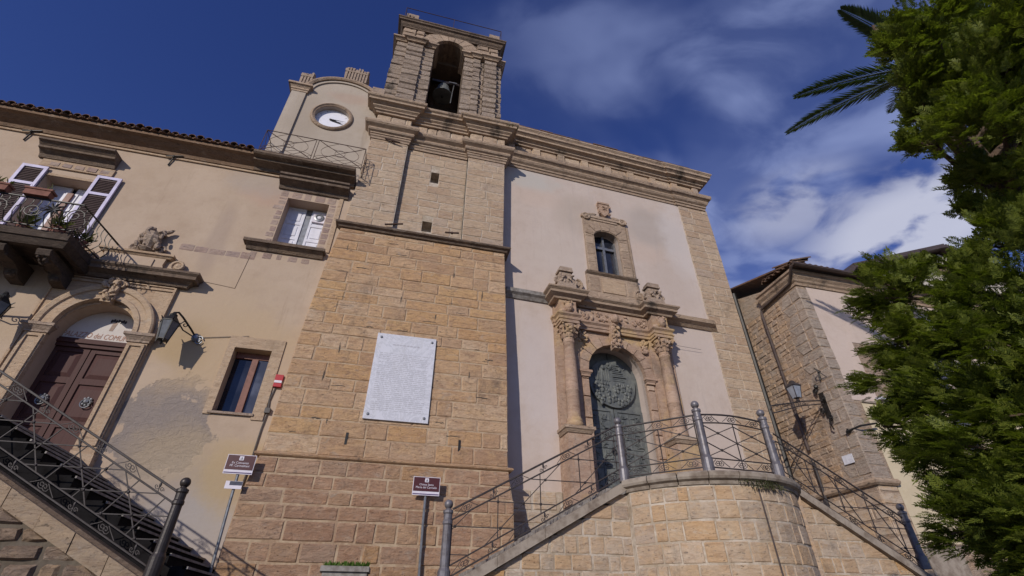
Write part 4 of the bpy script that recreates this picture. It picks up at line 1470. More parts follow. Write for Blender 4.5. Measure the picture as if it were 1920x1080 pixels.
MB().sweep([(OX1, .95), (OX1, -.01), (1.18, -.01), (1.18, -.07), (1.50, -.07), (1.50, .04), (1.69, .04), (1.69, -.1), (2.25, -.1), (2.25, .04), (BX1 + .12, .04), (BX1 + .12, 1.8)], capp, rough=.017).build('pier_cap', M_CORN, belf)
# voussoirs
nv = 9
for i in range(nv):
    a0, a1 = math.pi * i / nv + .012, math.pi * (i + 1) / nv - .012
    r0 = OR_ + .002
    r1 = OR_ + .62 * (1.08 if i == nv // 2 else 1)
    pts = []
    for (a, r) in ((a0, r0), (a1, r0), (a1, min(r1, 1.0 / max(.35, math.sin(a1)))), (a0, min(r1, 1.0 / max(.35, math.sin(a0))))):
        pts.append((OC + r * math.cos(a), SPR + .02 + r * math.sin(a)))
    MB().prism(pts, -.02 - U(0, .03), BY0 + .05).build('voussoir', M_CORN, belf)
for (a, b) in ((BX0 + .02, OC - 1.2), (OC + 1.2, BX1 - .02)):
    ashlar(belf, M_CORN, 21.06, 22.1, lambda z: a, lambda z: b, lambda u, o, z: (u, .03 - o, z), (.3, .4), (.4, .7), gap=.015, depth=.04, rough=.02, name='arch_stone')
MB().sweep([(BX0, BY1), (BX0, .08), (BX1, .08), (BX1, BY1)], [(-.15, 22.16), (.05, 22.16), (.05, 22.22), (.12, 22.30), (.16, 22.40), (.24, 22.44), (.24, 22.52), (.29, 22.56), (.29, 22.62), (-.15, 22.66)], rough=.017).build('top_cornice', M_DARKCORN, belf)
B('roof', M_GREY, belf, BX0 - .1, BX1 + .1, .1, BY1, 22.60, 22.70)
rr = MB()
rp = [(BX0 - .05, 2.6), (BX0 - .05, -.02), (BX1 + .05, -.02), (BX1 + .05, 2.6)]
rr.tube([(x, y, 23.72) for x, y in rp], .02, 5)
for x in (BX0 - .05, .1, BX1 + .05):
    rr.tube([(x, -.02, 22.6), (x, -.02, 23.72)], .016, 4)
rr.build('roof_railing', M_RUST, belf)
for (x0, x1, h) in ((BX0 + .0, BX0 + .55, .42), (BX1 - .5, BX1 + .0, .40)):
    q = MB().box(x0, x1, .1, .6, 22.71, 22.71 + h * 1.9)
    lumps(q, ((x0 + x1) / 2, .12, 22.71 + h * 1.1), (.2, .05, .15), 8, int(x0 * 10), (.06, .1))
    q.build('corner_acroterion', M_GREY, belf)
# bell on its beam
be = abs_thing('bell', 'dark bronze bell hanging in the open belfry arch', 'bell', (.05, 1.0, 19.2))
MB().lathe((.05, 1.0, 19.0), [(.43, 0), (.44, .05), (.36, .18), (.29, .4), (.26, .62), (.20, .74), (.06, .80), (.05, .95)], 20).build('bell_body', M_BRONZE, be)
MB().lathe((.05, 1.0, 18.92), [(.04, 0), (.06, .06), (.02, .12), (.015, .5)], 8).build('clapper', M_BLACK, be)
MB().box(-.50, .74, .92, 1.08, 19.92, 20.06).build('beam', M_POSTDK, be)
MB().tube([(.50, .95, 19.95), (.46, .8, 19.2), (.42, .7, 18.2)], .02, 5).tube([(.25, .9, 20.0), (.62, .86, 19.95)], .035, 5).build('bell_fittings', M_GALV, be)

# ---- marble plaque
pq = abs_thing('marble_plaque', 'large white marble plaque of engraved lines on the stone tower', 'plaque', (.04, -.2, 3.93))
rot = math.atan2(yf(6.3) - yf(3.93), 2.37)


def PQ(x, o, z):
    return (x, yf(z) - .015 - o, z)


q = MB()
vs = [PQ(-.735, -.02, 3.93), PQ(.825, -.02, 3.93), PQ(.825, -.02, 6.31), PQ(-.735, -.02, 6.31)] + [PQ(-.735, .045, 3.93), PQ(.825, .045, 3.93), PQ(.825, .045, 6.31), PQ(-.735, .045, 6.31)]
q.add(vs, [(4, 5, 6, 7), (0, 1, 5, 4), (1, 2, 6, 5), (2, 3, 7, 6), (3, 0, 4, 7)])
q.build('slab', M_MARBLE, pq)
for x in (-.63, .72):
    for z in (4.05, 6.19):
        q = MB().lathe(PQ(x, .045, z), [(.036, 0), (.036, .012), (.02, .02)], 8, Matrix.Rotation(math.pi / 2, 3, 'X'))
        q.build('bolt', M_GALV, pq)
ln = MB()
z = 5.72
while z > 4.12:
    x = -.60 + (U(.1, .25) if rng.random() < .15 else 0)
    end = .70 - (U(.1, .5) if rng.random() < .15 else U(0, .04))
    while x < end:
        w = U(.05, .16)
        ln.add([PQ(x, .0462, z), PQ(min(x + w, end), .0462, z), PQ(min(x + w, end), .0462, z + .017), PQ(x, .0462, z + .017)], [(0, 1, 2, 3)])
        x += w + .022
    z -= .052
for k in range(8):
    x = -.3 + .09 * k
    ln.add([PQ(x, .0462, 5.98), PQ(x + .07, .0462, 5.98), PQ(x + .07, .0462, 6.02), PQ(x, .0462, 6.02)], [(0, 1, 2, 3)])
ln.build('worn_inscription', M_INK, pq, kind='stuff')
# small niche and old pipe stubs low on the tower
for x, z in ((-1.0, 3.42), (1.65, 3.45)):
    B('putlog_hole', M_BLACK, bt, x - .035, x + .02, yf(z) - .016, yf(z) + .1, z - .13, z + .15)

# ================================================================== CHURCH
ch = thing('church', 'pinkish plastered church facade with carved portal and heavy stone cornice', 'church', (2.9, .5, 0), rad(2.5))
FW = 9.17          # facade width
PX = 7.72          # left edge of the corner pilaster
DC, DR, DZS = 3.64, .985, 6.25
cw = MB()
chh = [(3.45, 4.47, 10.17, 12.24, 1), (DC - DR, DC + DR, 1.5, DZS + DR, 1)]
grid_wall(cw, -.3, PX, -2.5, 14.8, chh, 0, .5)
arch_fill(cw, 3.96, .51, 11.92, 12.24, 10.17, 0, .5, 12, .62)
arch_fill(cw, DC, DR, DZS, DZS + DR, 1.5, 0, .65, 20)
cw.box(-.3, FW - .02, .75, 16, -2.5, 14.7)
cw.box(-.3, FW - .18, .75, 16, 14.7, 16.2)
cw.build('facade_wall', M_CHPL, ch)
# corner pilaster of dressed stone
MB().box(PX, FW - .012, -.026, .7, -2.5, 14.8).build('pilaster_core', M_MORTARW, ch)
ashlar(ch, M_UPPER, 2.85, 14.72, lambda z: PX + .0, lambda z: FW, lambda u, o, z: (u, -.035 - o, z), (.30, .40), (.42, .85), gap=.007, depth=.014, rough=.005, edge=.02, name='pilaster_stone')
ashlar(ch, M_STAIRST, .9, 2.70, lambda z: -.1, lambda z: FW + .03, lambda u, o, z: (u, -.10 - o, z), (.30, .42), (.4, .9), holes=[(1.45, 5.95, -3, 3.4)], gap=.014, depth=.03, rough=.014, name='base_stone')
MB().box(-.2, 1.6, -.085, 0, -2.5, 2.69).build('base_core', M_MORTARW, ch)
MB().box(5.8, FW + .02, -.085, .7, -2.5, 2.69).build('base_core', M_MORTARW, ch)
MB().sweep([(5.9, -.03), (FW + .02, -.03), (FW + .02, 1)], [(-.05, 2.71), (.10, 2.71), (.14, 2.78), (.14, 2.84), (.06, 2.88), (-.05, 2.88)]).build('base_moulding', M_CORN, ch)
# great entablature
EP = [(-.06, .0), (7.62, .0), (7.62, -.04), (FW - .14, -.04), (FW - .14, 3.0)]
MB().sweep(EP, [(-.2, 14.73), (.04, 14.73), (.04, 14.84), (.08, 14.86), (.08, 14.95), (-.2, 14.95)]).build('astragal', M_CORN, ch)
MB().sweep(EP, [(-.2, 14.97), (.08, 14.97), (.14, 15.02), (.18, 15.10), (.17, 15.18), (.22, 15.22), (.29, 15.26), (.31, 15.34), (.31, 15.44), (.27, 15.48), (-.2, 15.52)], rough=.017).build('lower_cornice', M_CORN, ch)
u = .0
k = 0
while u < FW - .46:
    w = .36 if k % 2 == 0 else .72
    w = min(w, FW - .15 - u)
    o = .09 if k % 2 == 0 else .02
    MB().add(*stone_mesh(u, u + w, 15.52, 16.06, lambda a, q, z: (a, -.02 - o - q, z), depth=.05 + o, gap=.01, rough=.006)).build('frieze_block', M_UPPER, ch)
    u += w
    k += 1
B('frieze_core', M_MORTARW, ch, -.1, FW - .17, .012, .6, 15.4, 16.1)
MB().sweep(EP, [(-.2, 16.07), (.10, 16.07), (.10, 16.14), (.18, 16.18), (.18, 16.25), (.28, 16.30), (.34, 16.31), (.34, 16.40), (.42, 16.46), (.46, 16.48), (.46, 16.58), (.51, 16.64), (.53, 16.66), (.53, 16.72), (-.2, 16.78)], rough=.017).build('main_cornice', M_CORN, ch)
MB().prism([(-.06, 16.5), (FW - .15, 16.5), (FW - .15, 16.7), (-.06, 16.7)], .0, 15.9).build('roof_edge', M_GREY, ch)
for k in range(15):
    x = .1 + k * .6
    q = MB().box(x, x + .57, -.50 + U(-.03, .02), .2, 16.785, 16.83)
    q.build('cornice_tile', M_TILE, ch)
# string course at portal level
MB().sweep([(.0, 0), (1.58, 0)], [(-.05, 8.50), (.05, 8.50), (.12, 8.60), (.20, 8.66), (.22, 8.78), (-.05, 8.86)]).build('string_course', M_CONC, ch)
MB().sweep([(5.9, 0), (8.02, 0), (8.02, -.03)], [(-.05, 8.50), (.05, 8.50), (.16, 8.60), (.28, 8.66), (.30, 8.80), (-.05, 8.92)]).build('string_course', M_CORN, ch)

# ---- facade window
cwin = MB().box(3.43, 4.49, .30, .33, 10.15, 12.3).build('window', M_GLASS, ch)
fm = MB()
grid_wall(fm, 3.06, 4.86, 10.15, 12.78, [(3.45, 4.47, 10.17, 12.24, 1)], -.06, .06)
arch_fill(fm, 3.96, .51, 11.92, 12.24, 10.17, -.06, .3, 12, .62)
for x in (3.06, 4.86):
    fm.add([(x, -.06, 10.15), (x, 0, 10.15), (x, 0, 12.78), (x, -.06, 12.78)], [(0, 1, 2, 3)])
fm.build('stone_frame', M_CORN, cwin)
for sx in (0, 1):
    x = 3.07 if sx == 0 else 4.50
    z = 10.2
    while z < 11.9:
        h = U(.32, .5)
        MB().add(*stone_mesh(x, x + .35, z, min(z + h, 12.0), lambda u, o, q: (u, -.07 - o, q), rough=.005, depth=.02, gap=.006)).build('frame_stone', M_CORN, cwin)
        z += h
for i in range(5):
    a0, a1 = math.pi * (i + .05) / 5, math.pi * (i + .95) / 5
    P0 = [(3.96 + .53 * math.cos(a), 11.93 + .35 * math.sin(a)) for a in (a0, a1)]
    P1 = [(3.96 + .86 * math.cos(a), 11.98 + .68 * math.sin(a)) for a in (a1, a0)]
    MB().prism(P0 + P1, -.085, -.061).build('frame_stone', M_CORN, cwin)
B('frame_edge', M_CORN, cwin, 4.90, 4.98, -.05, .0, 10.1, 12.7)
q = MB().box(3.91, 4.0, .22, .29, 10.2, 12.2).box(3.46, 3.53, .22, .29, 10.2, 11.95).box(4.39, 4.46, .22, .29, 10.2, 11.95).box(3.53, 4.39, .215, .28, 11.55, 11.66).box(3.53, 4.39, .22, .29, 10.2, 10.28)
q.build('glazing_bars', M_GALV, cwin)
MB().sweep([(2.95, 0), (4.98, 0)], [(-.05, 10.02), (.06, 10.02), (.14, 10.10), (.16, 10.15), (-.05, 10.17)]).build('sill', M_DARKCORN, cwin)
hd = MB().box(3.0, 4.92, -.12, .0, 12.80, 12.92).box(3.35, 4.5, -.09, 0, 12.70, 12.795)
for sx in (-1, 1):
    hd.tube(spiral((3.96 + sx * .78, -.1, 12.86), .17, 1.4, (1, 0, 0), (0, 0, 1), 14, 0, sx), .045, 6)
    hd.ball((3.96 + sx * .55, -.09, 12.96), (.26, .06, .08), 8, 4, Matrix.Rotation(sx * .25, 3, 'Y'))
hd.build('hood', M_CORN, cwin)
coa = MB().prism([(3.78, 13.62), (4.20, 13.62), (4.20, 13.25), (4.10, 13.08), (3.99, 12.98), (3.88, 13.08), (3.78, 13.25)], -.14, 0)
coa.box(3.74, 4.24, -.17, 0, 13.62, 13.70)
for sx in (-1, 1):
    coa.tube(spiral((3.99 + sx * .22, -.12, 13.52), .09, 1.3, (1, 0, 0), (0, 0, 1), 10, 0, sx), .03, 5)
    coa.tube(spiral((3.99 + sx * .2, -.12, 13.16), .08, 1.3, (1, 0, 0), (0, 0, 1), 10, 0, -sx), .03, 5)
lumps(coa, (3.99, -.15, 13.36), (.10, .02, .16), 10, 21, (.05, .08))
coa.build('coat_of_arms', M_PORTAL, ch)

# ---- portal
pb = MB()
grid_wall(pb, 1.62, 5.80, 1.9, 8.45, [(DC - DR, DC + DR, 1.5, DZS + DR, 1)], -.10, .1)
arch_fill(pb, DC, DR, DZS, DZS + DR, 1.9, -.10, .25, 20)
for x, f in ((1.62, 1), (5.80, 0)):
    pb.add([(x, -.10, 1.9), (x, 0, 1.9), (x, 0, 8.45), (x, -.10, 8.45)], [(0, 1, 2, 3)])
ptl = pb.build('portal', M_PORTAL, ch)
# pilaster strips and jamb piers
for sx in (-1, 1):
    a, b = sorted((DC + sx * 1.28, DC + sx * 2.0))
    MB().box(a, b, -.18, -.102, 3.9, 8.0).build('pilaster_strip', M_PORTAL, ptl)
    a, b = sorted((DC + sx * (DR - .0), DC + sx * (DR + .24)))
    z = 2.6
    while z < 6.0:
        h = min(U(.5, .8), 6.02 - z)
        MB().add(*stone_mesh(a, b, z, z + h, lambda u, o, q: (u, -.15 - o, q), rough=.006, depth=.05, gap=.006, edge=.02)).build('jamb_stone', M_PORTAL, ptl)
        z += h
    MB().sweep([(a - .002, -.1), (a - .002, -.16), (b + .002, -.16), (b + .002, -.1)], [(-.03, 6.03), (.02, 6.03), (.02, 6.08), (.06, 6.14), (.08, 6.15), (.08, 6.22), (-.03, 6.24)]).build('impost', M_PORTAL, ptl)
nv = 11
for i in range(nv):
    a0, a1 = math.pi * i / nv + .008, math.pi * (i + 1) / nv - .008
    q = MB()
    P_ = [(DC + r * math.cos(a), DZS + r * math.sin(a)) for a, r in ((a0, DR + .002), (a1, DR + .002), (a1, DR + .30), (a0, DR + .30))]
    q.prism(P_, -.16 - U(0, .015), -.05)
    q.build('voussoir', M_PORTAL, ptl)
ks = MB().prism([(DC - .12, 7.05), (DC + .12, 7.05), (DC + .17, 8.15), (DC - .17, 8.15)], -.36, -.11)
lumps(ks, (DC, -.38, 7.55), (.12, .05, .42), 30, 31, (.06, .11))
ks.ball((DC, -.42, 8.08), (.16, .14, .17), 8, 6)
for sx in (-1, 1):
    ks.tube(spiral((DC + sx * .14, -.35, 7.2), .09, 1.3, (1, 0, 0), (0, 0, 1), 10, 0, sx), .03, 5)
ks.build('carved_keystone', M_PORTAL, ptl)
# columns
colp = [(.235, 0), (.235, .06), (.26, .10), (.235, .15), (.215, .18), (.235, .23), (.20, .27), (.195, .32), (.192, 1.05), (.205, 1.07), (.205, 1.11), (.19, 1.13), (.183, 2.0), (.165, 2.62), (.185, 2.64), (.185, 2.69), (.16, 2.71)]
for cx in (1.97, 5.30):
    cy = -.35
    base = MB().box(cx - .37, cx + .37, -.66, -.12, 2.3, 2.62).box(cx - .34, cx + .34, -.62, -.12, 2.622, 4.10)
    base.box(cx - .22, cx + .22, -.645, -.621, 2.85, 3.85)
    ped = base.build('pedestal', M_PORTAL, ptl)
    MB().sweep([(cx - .34, -.12), (cx - .34, -.62), (cx + .34, -.62), (cx + .34, -.12)], [(-.05, 4.102), (.03, 4.102), (.08, 4.18), (.11, 4.2), (.11, 4.28), (-.05, 4.30)]).build('pedestal_cap', M_CORN, ptl)
    MB().lathe((cx, cy, 4.30), [(r, z * 1.0) for r, z in colp], 18).build('column', M_PORTAL, ptl, smooth=True)
    cp = MB().lathe((cx, cy, 7.0), [(.165, 0), (.18, .1), (.21, .3), (.27, .48), (.28, .52)], 14)
    for row, (zz, rr_, nn) in enumerate(((.10, .20, 8), (.27, .235, 8))):
        for i in range(nn):
            a = 2 * math.pi * (i + .5 * row) / nn
            d = Vector((math.cos(a), math.sin(a), 0))
            p0 = Vector((cx, cy, 7.0 + zz))
            side = Vector((-d.y, d.x, 0))
            cp.add([p0 + d * rr_ - side * .07, p0 + d * rr_ + side * .07, p0 + d * (rr_ + .06) + side * .06 + Vector((0, 0, .13)), p0 + d * (rr_ + .13) + Vector((0, 0, .17)), p0 + d * (rr_ + .06) - side * .06 + Vector((0, 0, .13)), p0 + d * (rr_ + .10) + Vector((0, 0, .10))],
                   [(0, 1, 2, 4), (2, 3, 4), (2, 5, 3), (3, 5, 4)])
            cp.ball(p0 + d * (rr_ + .07) + Vector((0, 0, .15)), (.045, .045, .035), 6, 4)
    for i in range(4):
        a = math.pi / 4 + i * math.pi / 2
        d = Vector((math.cos(a), math.sin(a), 0))
        cp.tube(spiral(Vector((cx, cy, 7.44)) + d * .32, .085, 1.3, d, (0, 0, 1), 10, 0, 1), .03, 5)
    lumps(cp, (cx, cy - .26, 7.38), (.08, .03, .06), 5, int(cx * 10), (.06, .09))
    cp.build('capital', M_PORTAL, ptl)
    MB().box(cx - .30, cx + .30, -.62, -.12, 7.55, 7.62).build('abacus', M_PORTAL, ptl)
ent = [(1.60, -.09), (1.60, -.17), (1.66, -.17), (1.66, -.50), (2.28, -.50), (2.28, -.20), (4.99, -.20), (4.99, -.50), (5.61, -.50), (5.61, -.17), (5.82, -.17), (5.82, -.09)]
MB().sweep(ent, [(-.06, 7.63), (.02, 7.63), (.02, 7.72), (.045, 7.73), (.045, 7.82), (.08, 7.86), (.10, 7.88), (.10, 7.94), (-.06, 7.96)]).build('architrave', M_PORTAL, ptl)
fz = MB()
fz.box(2.30, 4.97, -.22, -.101, 7.97, 8.40)
lumps(fz, (3.05, -.24, 8.18), (.6, .015, .14), 26, 41, (.05, .10))
lumps(fz, (4.25, -.24, 8.18), (.6, .015, .14), 26, 42, (.05, .10))
fz.build('frieze', M_PORTAL, ptl)
for cx, sd in ((1.97, 1), (5.30, 2)):
    q = MB().box(cx - .29, cx + .29, -.47, -.1, 7.97, 8.45)
    q.ball((cx, -.53, 8.14), (.15, .14, .18), 10, 7)
    q.ball((cx, -.65, 8.12), (.03, .04, .04), 6, 4)
    for sx in (-1, 1):
        q.ball((cx + sx * .2, -.49, 8.02), (.16, .05, .08), 7, 4, Matrix.Rotation(sx * .5, 3, 'Y'))
    lumps(q, (cx, -.51, 8.32), (.14, .05, .05), 10, 50 + sd, (.05, .08))
    q.build('cherub_head', M_PORTAL, ptl)
for sx in (-1, 1):
    q = MB()
    lumps(q, (DC + sx * 1.08, -.14, 7.35), (.14, .03, .25), 14, 60 + sx, (.07, .13))
    q.build('spandrel_carving', M_PORTAL, ptl)
MB().sweep([(1.55, 0), (1.55, -.46), (2.36, -.46), (2.36, -.18), (4.91, -.18), (4.91, -.46), (5.72, -.46), (5.72, 0)], [(-.25, 8.46), (.06, 8.46), (.08, 8.52), (.18, 8.58), (.22, 8.6), (.22, 8.68), (.28, 8.73), (.30, 8.75), (.30, 8.80), (-.25, 8.86)]).build('cornice', M_CORN, ptl)
MB().slab([(1.58, 0), (1.58, -.45), (2.33, -.45), (2.33, -.16), (4.94, -.16), (4.94, -.45), (5.7, -.45), (5.7, 0)], 8.78, 8.87).build('cornice_top', M_CORN, ptl)
# attic under the window
MB().box(2.55, 5.05, -.16, 0, 8.875, 9.20).box(2.95, 4.98, -.10, 0, 9.202, 10.01).build('attic', M_CORN, ptl)
B('attic_panel', M_PALSTONE, ptl, 3.5, 4.4, -.125, -.101, 9.32, 9.92)
for x0, x1 in ((3.0, 3.45), (4.45, 4.93)):
    MB().add(*stone_mesh(x0, x1, 9.28, 9.96, lambda u, o, q: (u, -.11 - o, q), rough=.006, depth=.02)).build('attic_stone', M_CORN, ptl)
for sx in (-1, 1):
    q = MB().tube(spiral((DC + .1 + sx * 1.2, -.1, 9.42), .22, 1.5, (1, 0, 0), (0, 0, 1), 16, math.pi / 2, sx), .06, 6)
    q.ball((DC + .1 + sx * 1.2, -.1, 9.42), (.12, .06, .12), 8, 5)
    q.build('scroll', M_CORN, ptl)
for cx, lab in ((2.02, 'a'), (5.35, 'b')):
    q = MB().prism([(cx - .36, 8.87), (cx + .36, 8.87), (cx + .30, 9.20), (cx - .30, 9.20)], -.46, -.05)
    q.prism([(cx - .34, 9.21), (cx + .34, 9.21), (cx + .20, 9.66), (cx - .20, 9.66)], -.38, -.12)
    lumps(q, (cx, -.42, 9.40), (.24, .05, .15), 22, 70 + int(cx), (.06, .10))
    q.tube(spiral((cx - .3, -.34, 9.3), .14, 1.3, (1, 0, 0), (0, 0, 1), 12, 0, 1), .04, 5)
    q.tube(spiral((cx + .3, -.34, 9.3), .14, 1.3, (1, 0, 0), (0, 0, 1), 12, math.pi, -1), .04, 5)
    q.box(cx - .26, cx + .26, -.44, -.1, 9.67, 9.74)
    q.box(cx - .20, cx + .24, -.42, -.1, 9.75, 9.86)
    q.build('carved_pedestal', M_GREY, ptl)

# ---- bronze door
YDR = .42
MB().box(DC - DR - .1, DC + DR + .1, YDR + .05, YDR + .09, 1.9, 7.3).build('door_backing', M_BRONZE, ptl)
for (a, b) in ((DC - DR - .02, DC - .015), (DC + .015, DC + DR + .02)):
    leaf = MB().box(a, b, YDR, YDR + .049, 2.3, 7.25).box(a, a + .10, YDR - .03, YDR - .001, 2.3, 5.3).box(b - .10, b, YDR - .03, YDR - .001, 2.3, 5.3).box(a + .1, b - .1, YDR - .03, YDR - .001, 5.22, 5.3)
    leaf.build('door_leaf', M_BRONZE, ptl)
    for i in range(5):
        for j in range(2):
            x0 = a + .13 + j * (b - a - .26) / 2
            x1 = x0 + (b - a - .26) / 2 - .03
            z0 = 2.42 + i * .56
            q = MB().box(x0, x1, YDR - .02, YDR - .001, z0, z0 + .52)
            r = random.Random(int(i * 7 + j * 3 + a * 10))
            for k in range(12):
                horizontal = r.random() < .6
                xa, za = r.uniform(x0 + .02, x1 - .14), r.uniform(z0 + .02, z0 + .44)
                w_, h_ = (r.uniform(.08, .16), .025) if horizontal else (.03, r.uniform(.06, .2))
                q.box(xa, min(xa + w_, x1), YDR - .02 - r.uniform(.015, .045), YDR - .0205, za, min(za + h_, z0 + .51))
            for k in range(5):
                q.ball((r.uniform(x0 + .04, x1 - .04), YDR - .03, r.uniform(z0 + .05, z0 + .47)), (.035, .03, .05), 6, 4)
            q.build('relief_panel', M_BRONZE, ptl)
dk = MB()
DZ, DRR = 6.14, .80
dk.prism([(DC + .03 + DRR * (1 + .012 * math.sin(7 * a)) * math.cos(a), DZ + DRR * (1 + .015 * math.cos(5 * a)) * math.sin(a)) for a in [2 * math.pi * i / 40 for i in range(40)]], YDR - .10, YDR - .002)
r = random.Random(5)
for i in range(46):       # crowd of small figures in the lower half
    x, z = DC + .03 + r.uniform(-.62, .62), DZ + r.uniform(-.62, -.02)
    if math.hypot(x - DC, z - DZ) < .72:
        dk.ball((x, YDR - .13, z), (.05, .05, .06), 7, 5)
        dk.ball((x, YDR - .11, z - .09), (.06, .04, .09), 6, 4)
for i in range(9):
    z = DZ + .08 + i * .065
    w = .5 if i < 4 else .36
    dk.box(DC + .06, DC + .06 + w * r.uniform(.7, 1), YDR - .10 - r.uniform(.01, .04), YDR - .099, z, z + .035)
for i in range(7):
    x = DC - .55 + i * .08
    dk.tube([(x, YDR - .11, DZ + .05), (x + r.uniform(-.05, .05), YDR - .12, DZ + r.uniform(.3, .55))], .022, 5)
dk.tube([(DC - .35, YDR - .12, DZ - .3), (DC - .33, YDR - .12, DZ + .45), (DC - .25, YDR - .12, DZ + .55), (DC - .2, YDR - .12, DZ + .45)], .03, 5)
dk.ball((DC - .28, YDR - .13, DZ + .5), (.08, .05, .08), 8, 5)
lumps(dk, (DC + .2, YDR - .11, DZ + .55), (.3, .015, .1), 18, 12, (.04, .09))
dk.box(DC - .012, DC + .012, YDR - .102, YDR - .1, DZ - .7, DZ + .7)
dk.build('relief_disc', M_BRONZE, ptl)
for sx in (-1, 1):
    MB().tube(spiral((DC + sx * .16, YDR - .07, 4.0), .07, 1.0, (1, 0, 0), (0, 0, 1), 12, 0, 1, .07), .015, 5).box(DC + sx * .16 - .03, DC + sx * .16 + .03, YDR - .07, YDR - .03, 4.05, 4.12).build('door_ring', M_BLACK, ptl)

# ================================================================== SIDE HOUSE (right)
HX, HY = 12.70, -1.35
sh = abs_thing('corner_house', 'rubble stone corner house with pale plastered front right of the church', 'house', (HX, HY, .6))
MB().slab([(HX + .004, HY + .006), (26, HY + .02), (26, 9), (HX + .012, 9)], -2.5, 9.9).build('core', M_RUBBLE, sh)
# side face: rubble
PS = lambda u, o, z: (HX - o, -u, z)          # u = -y along the side face
ashlar(sh, M_RUBBLE, 2.9, 9.35, lambda z: -2.6, lambda z: .45, PS, (.12, .26), (.14, .46), gap=.010, depth=.012, rough=.022, edge=.03, name='rubble_stone', limit=290)
ashlar(sh, M_QUOIN, 2.9, 9.35, lambda z: .45 if int(z * 2.6) % 2 else .62, lambda z: -HY + .02, PS, (.30, .42), (.34, .62), gap=.008, depth=.013, rough=.016, edge=.03, name='quoin_stone')
ashlar(sh, M_STAIRST, .4, 2.84, lambda z: -2.6, lambda z: -HY + .02, PS, (.30, .42), (.4, .8), gap=.012, depth=.035, rough=.014, name='base_stone')
# front face
PF = lambda u, o, z: (u, HY - o, z)
ashlar(sh, M_QUOIN, 3.12, 9.33, lambda z: HX - .02, lambda z: lerp([(3, 13.32), (5.4, 13.14), (9.4, 13.10)], z), PF, (.30, .42), (.7, .9), gap=.008, depth=.013, rough=.014, edge=.03, name='quoin_stone')
ashlar(sh, M_STAIRST, .4, 3.02, lambda z: HX - .02, lambda z: 13.38, PF, (.30, .42), (.6, .9), gap=.012, depth=.04, rough=.014, name='base_stone')
MB().sweep([(HX, 2.5), (HX, HY), (13.30, HY), (13.30, HY + .1)][::-1] if False else [(HX, 2.5), (HX, HY), (13.30, HY), (13.30, HY + .1)],
           [(-.03, 2.95), (.06, 2.95), (.11, 3.0), (.12, 3.06), (.08, 3.12), (-.03, 3.14)]).build('base_moulding', M_CORN, sh)
f = MB()
grid_wall(f, 13.08, 26, 5.36, 9.4, [(14.05, 15.1, 5.5, 7.4)], HY - .005, .3)
f.build('front_wall', M_HOUSEPL, sh)
f = MB()
grid_wall(f, 13.36, 26, 1.60, 5.30, [(16.5, 17.6, 2.6, 4.4)], HY - .005, .3)
f.build('lower_front_wall', M_HOUSELOW, sh)
f = MB()
grid_wall(f, 13.36, 26, -2.5, 1.56, [(14.55, 16.6, -2.5, 1.50)], HY - .012, .25)
f.build('plinth_wall', M_COPING, sh)
B('floor_band', M_COPING, sh, 13.36, 26, HY - .05, HY, 5.302, 5.358)
B('plinth_line', M_DARKCORN, sh, 13.38, 26, HY - .03, HY, 1.562, 1.598)
wz = MB().box(14.03, 15.12, HY + .2, HY + .24, 5.48, 7.42).build('window', M_GLASS, sh)
MB().box(14.08, 14.56, HY + .1, HY + .14, 5.52, 7.38).box(14.58, 15.07, HY + .1, HY + .14, 5.52, 7.38).build('shutter', mk_plain('blue_grey_shutter', (.045, .055, .075)), wz)
B('sill', M_MARBLE, wz, 13.95, 15.2, HY - .14, HY + .1, 5.42, 5.495)
dd = MB()
for i in range(14):
    dd.box(14.57, 16.58, HY + .10 + .01 * (i % 2), HY + .16, -2.4 + i * .28, -2.4 + i * .28 + .265)
dd.build('roller_shutter', M_POSTDK, sh)
B('lower_window', M_GLASS, sh, 16.5, 17.6, HY + .2, HY + .24, 2.6, 4.4)
# eaves: cornice on the front, returned on the side with a stack of tiles
MB().sweep([(HX, .25), (HX, HY), (26, HY)], [(-.04, 9.42), (.04, 9.42), (.04, 9.52), (.09, 9.57), (.11, 9.64), (.18, 9.72), (.20, 9.80), (.26, 9.84), (.26, 9.92), (-.04, 9.96)]).build('eave_cornice', M_CORN, sh)
MB().tube([(HX - .3, HY - .46, 9.98), (26, HY - .46, 9.98)], .075, 8).build('gutter', M_PIPE, sh)
MB().add([(HX - .3, HY - .4, 9.99), (26, HY - .4, 9.99), (26, 3.5, 11.6), (HX - .3, 3.5, 11.6), (HX - .3, HY - .4, 10.05), (26, HY - .4, 10.05), (26, 3.5, 11.66), (HX - .3, 3.5, 11.66)],
         [(0, 3, 2, 1), (4, 5, 6, 7), (0, 1, 5, 4), (1, 2, 6, 5), (2, 3, 7, 6), (3, 0, 4, 7)]).build('roof', M_TILE, sh)
MB().prism([(HX + .04, 9.9), (HX + .5, 9.9), (HX + .5, 10.0), (HX + .04, 10.0)], 0.2, 3.5).build('verge', M_RUBBLE, sh)
MB().add([(HX, -.2, 9.36), (HX, 3.4, 9.36), (HX, 3.4, 11.4), (HX, 1.2, 10.5), (HX, -.2, 10.0), (HX + .3, -.2, 9.36), (HX + .3, 3.4, 9.36), (HX + .3, 3.4, 11.4), (HX + .3, 1.2, 10.5), (HX + .3, -.2, 10.0)],
         [(0, 1, 2, 3, 4), (5, 9, 8, 7, 6), (2, 7, 8, 3), (3, 8, 9, 4)]).build('gable_piece', M_RUBBLE, sh)
for row in range(2):
    for i in range(7):
        t_ = tile0.copy()
        COL.objects.link(t_)
        t_.parent = None
        attach(t_, sh)
        t_.location = (HX - .34 + row * .10 + U(-.03, .03), HY - .36 + i * .22, 10.0 + row * .11 + i * .016)
        t_.rotation_euler = (0, .06, -math.pi / 2 + U(-.06, .06))
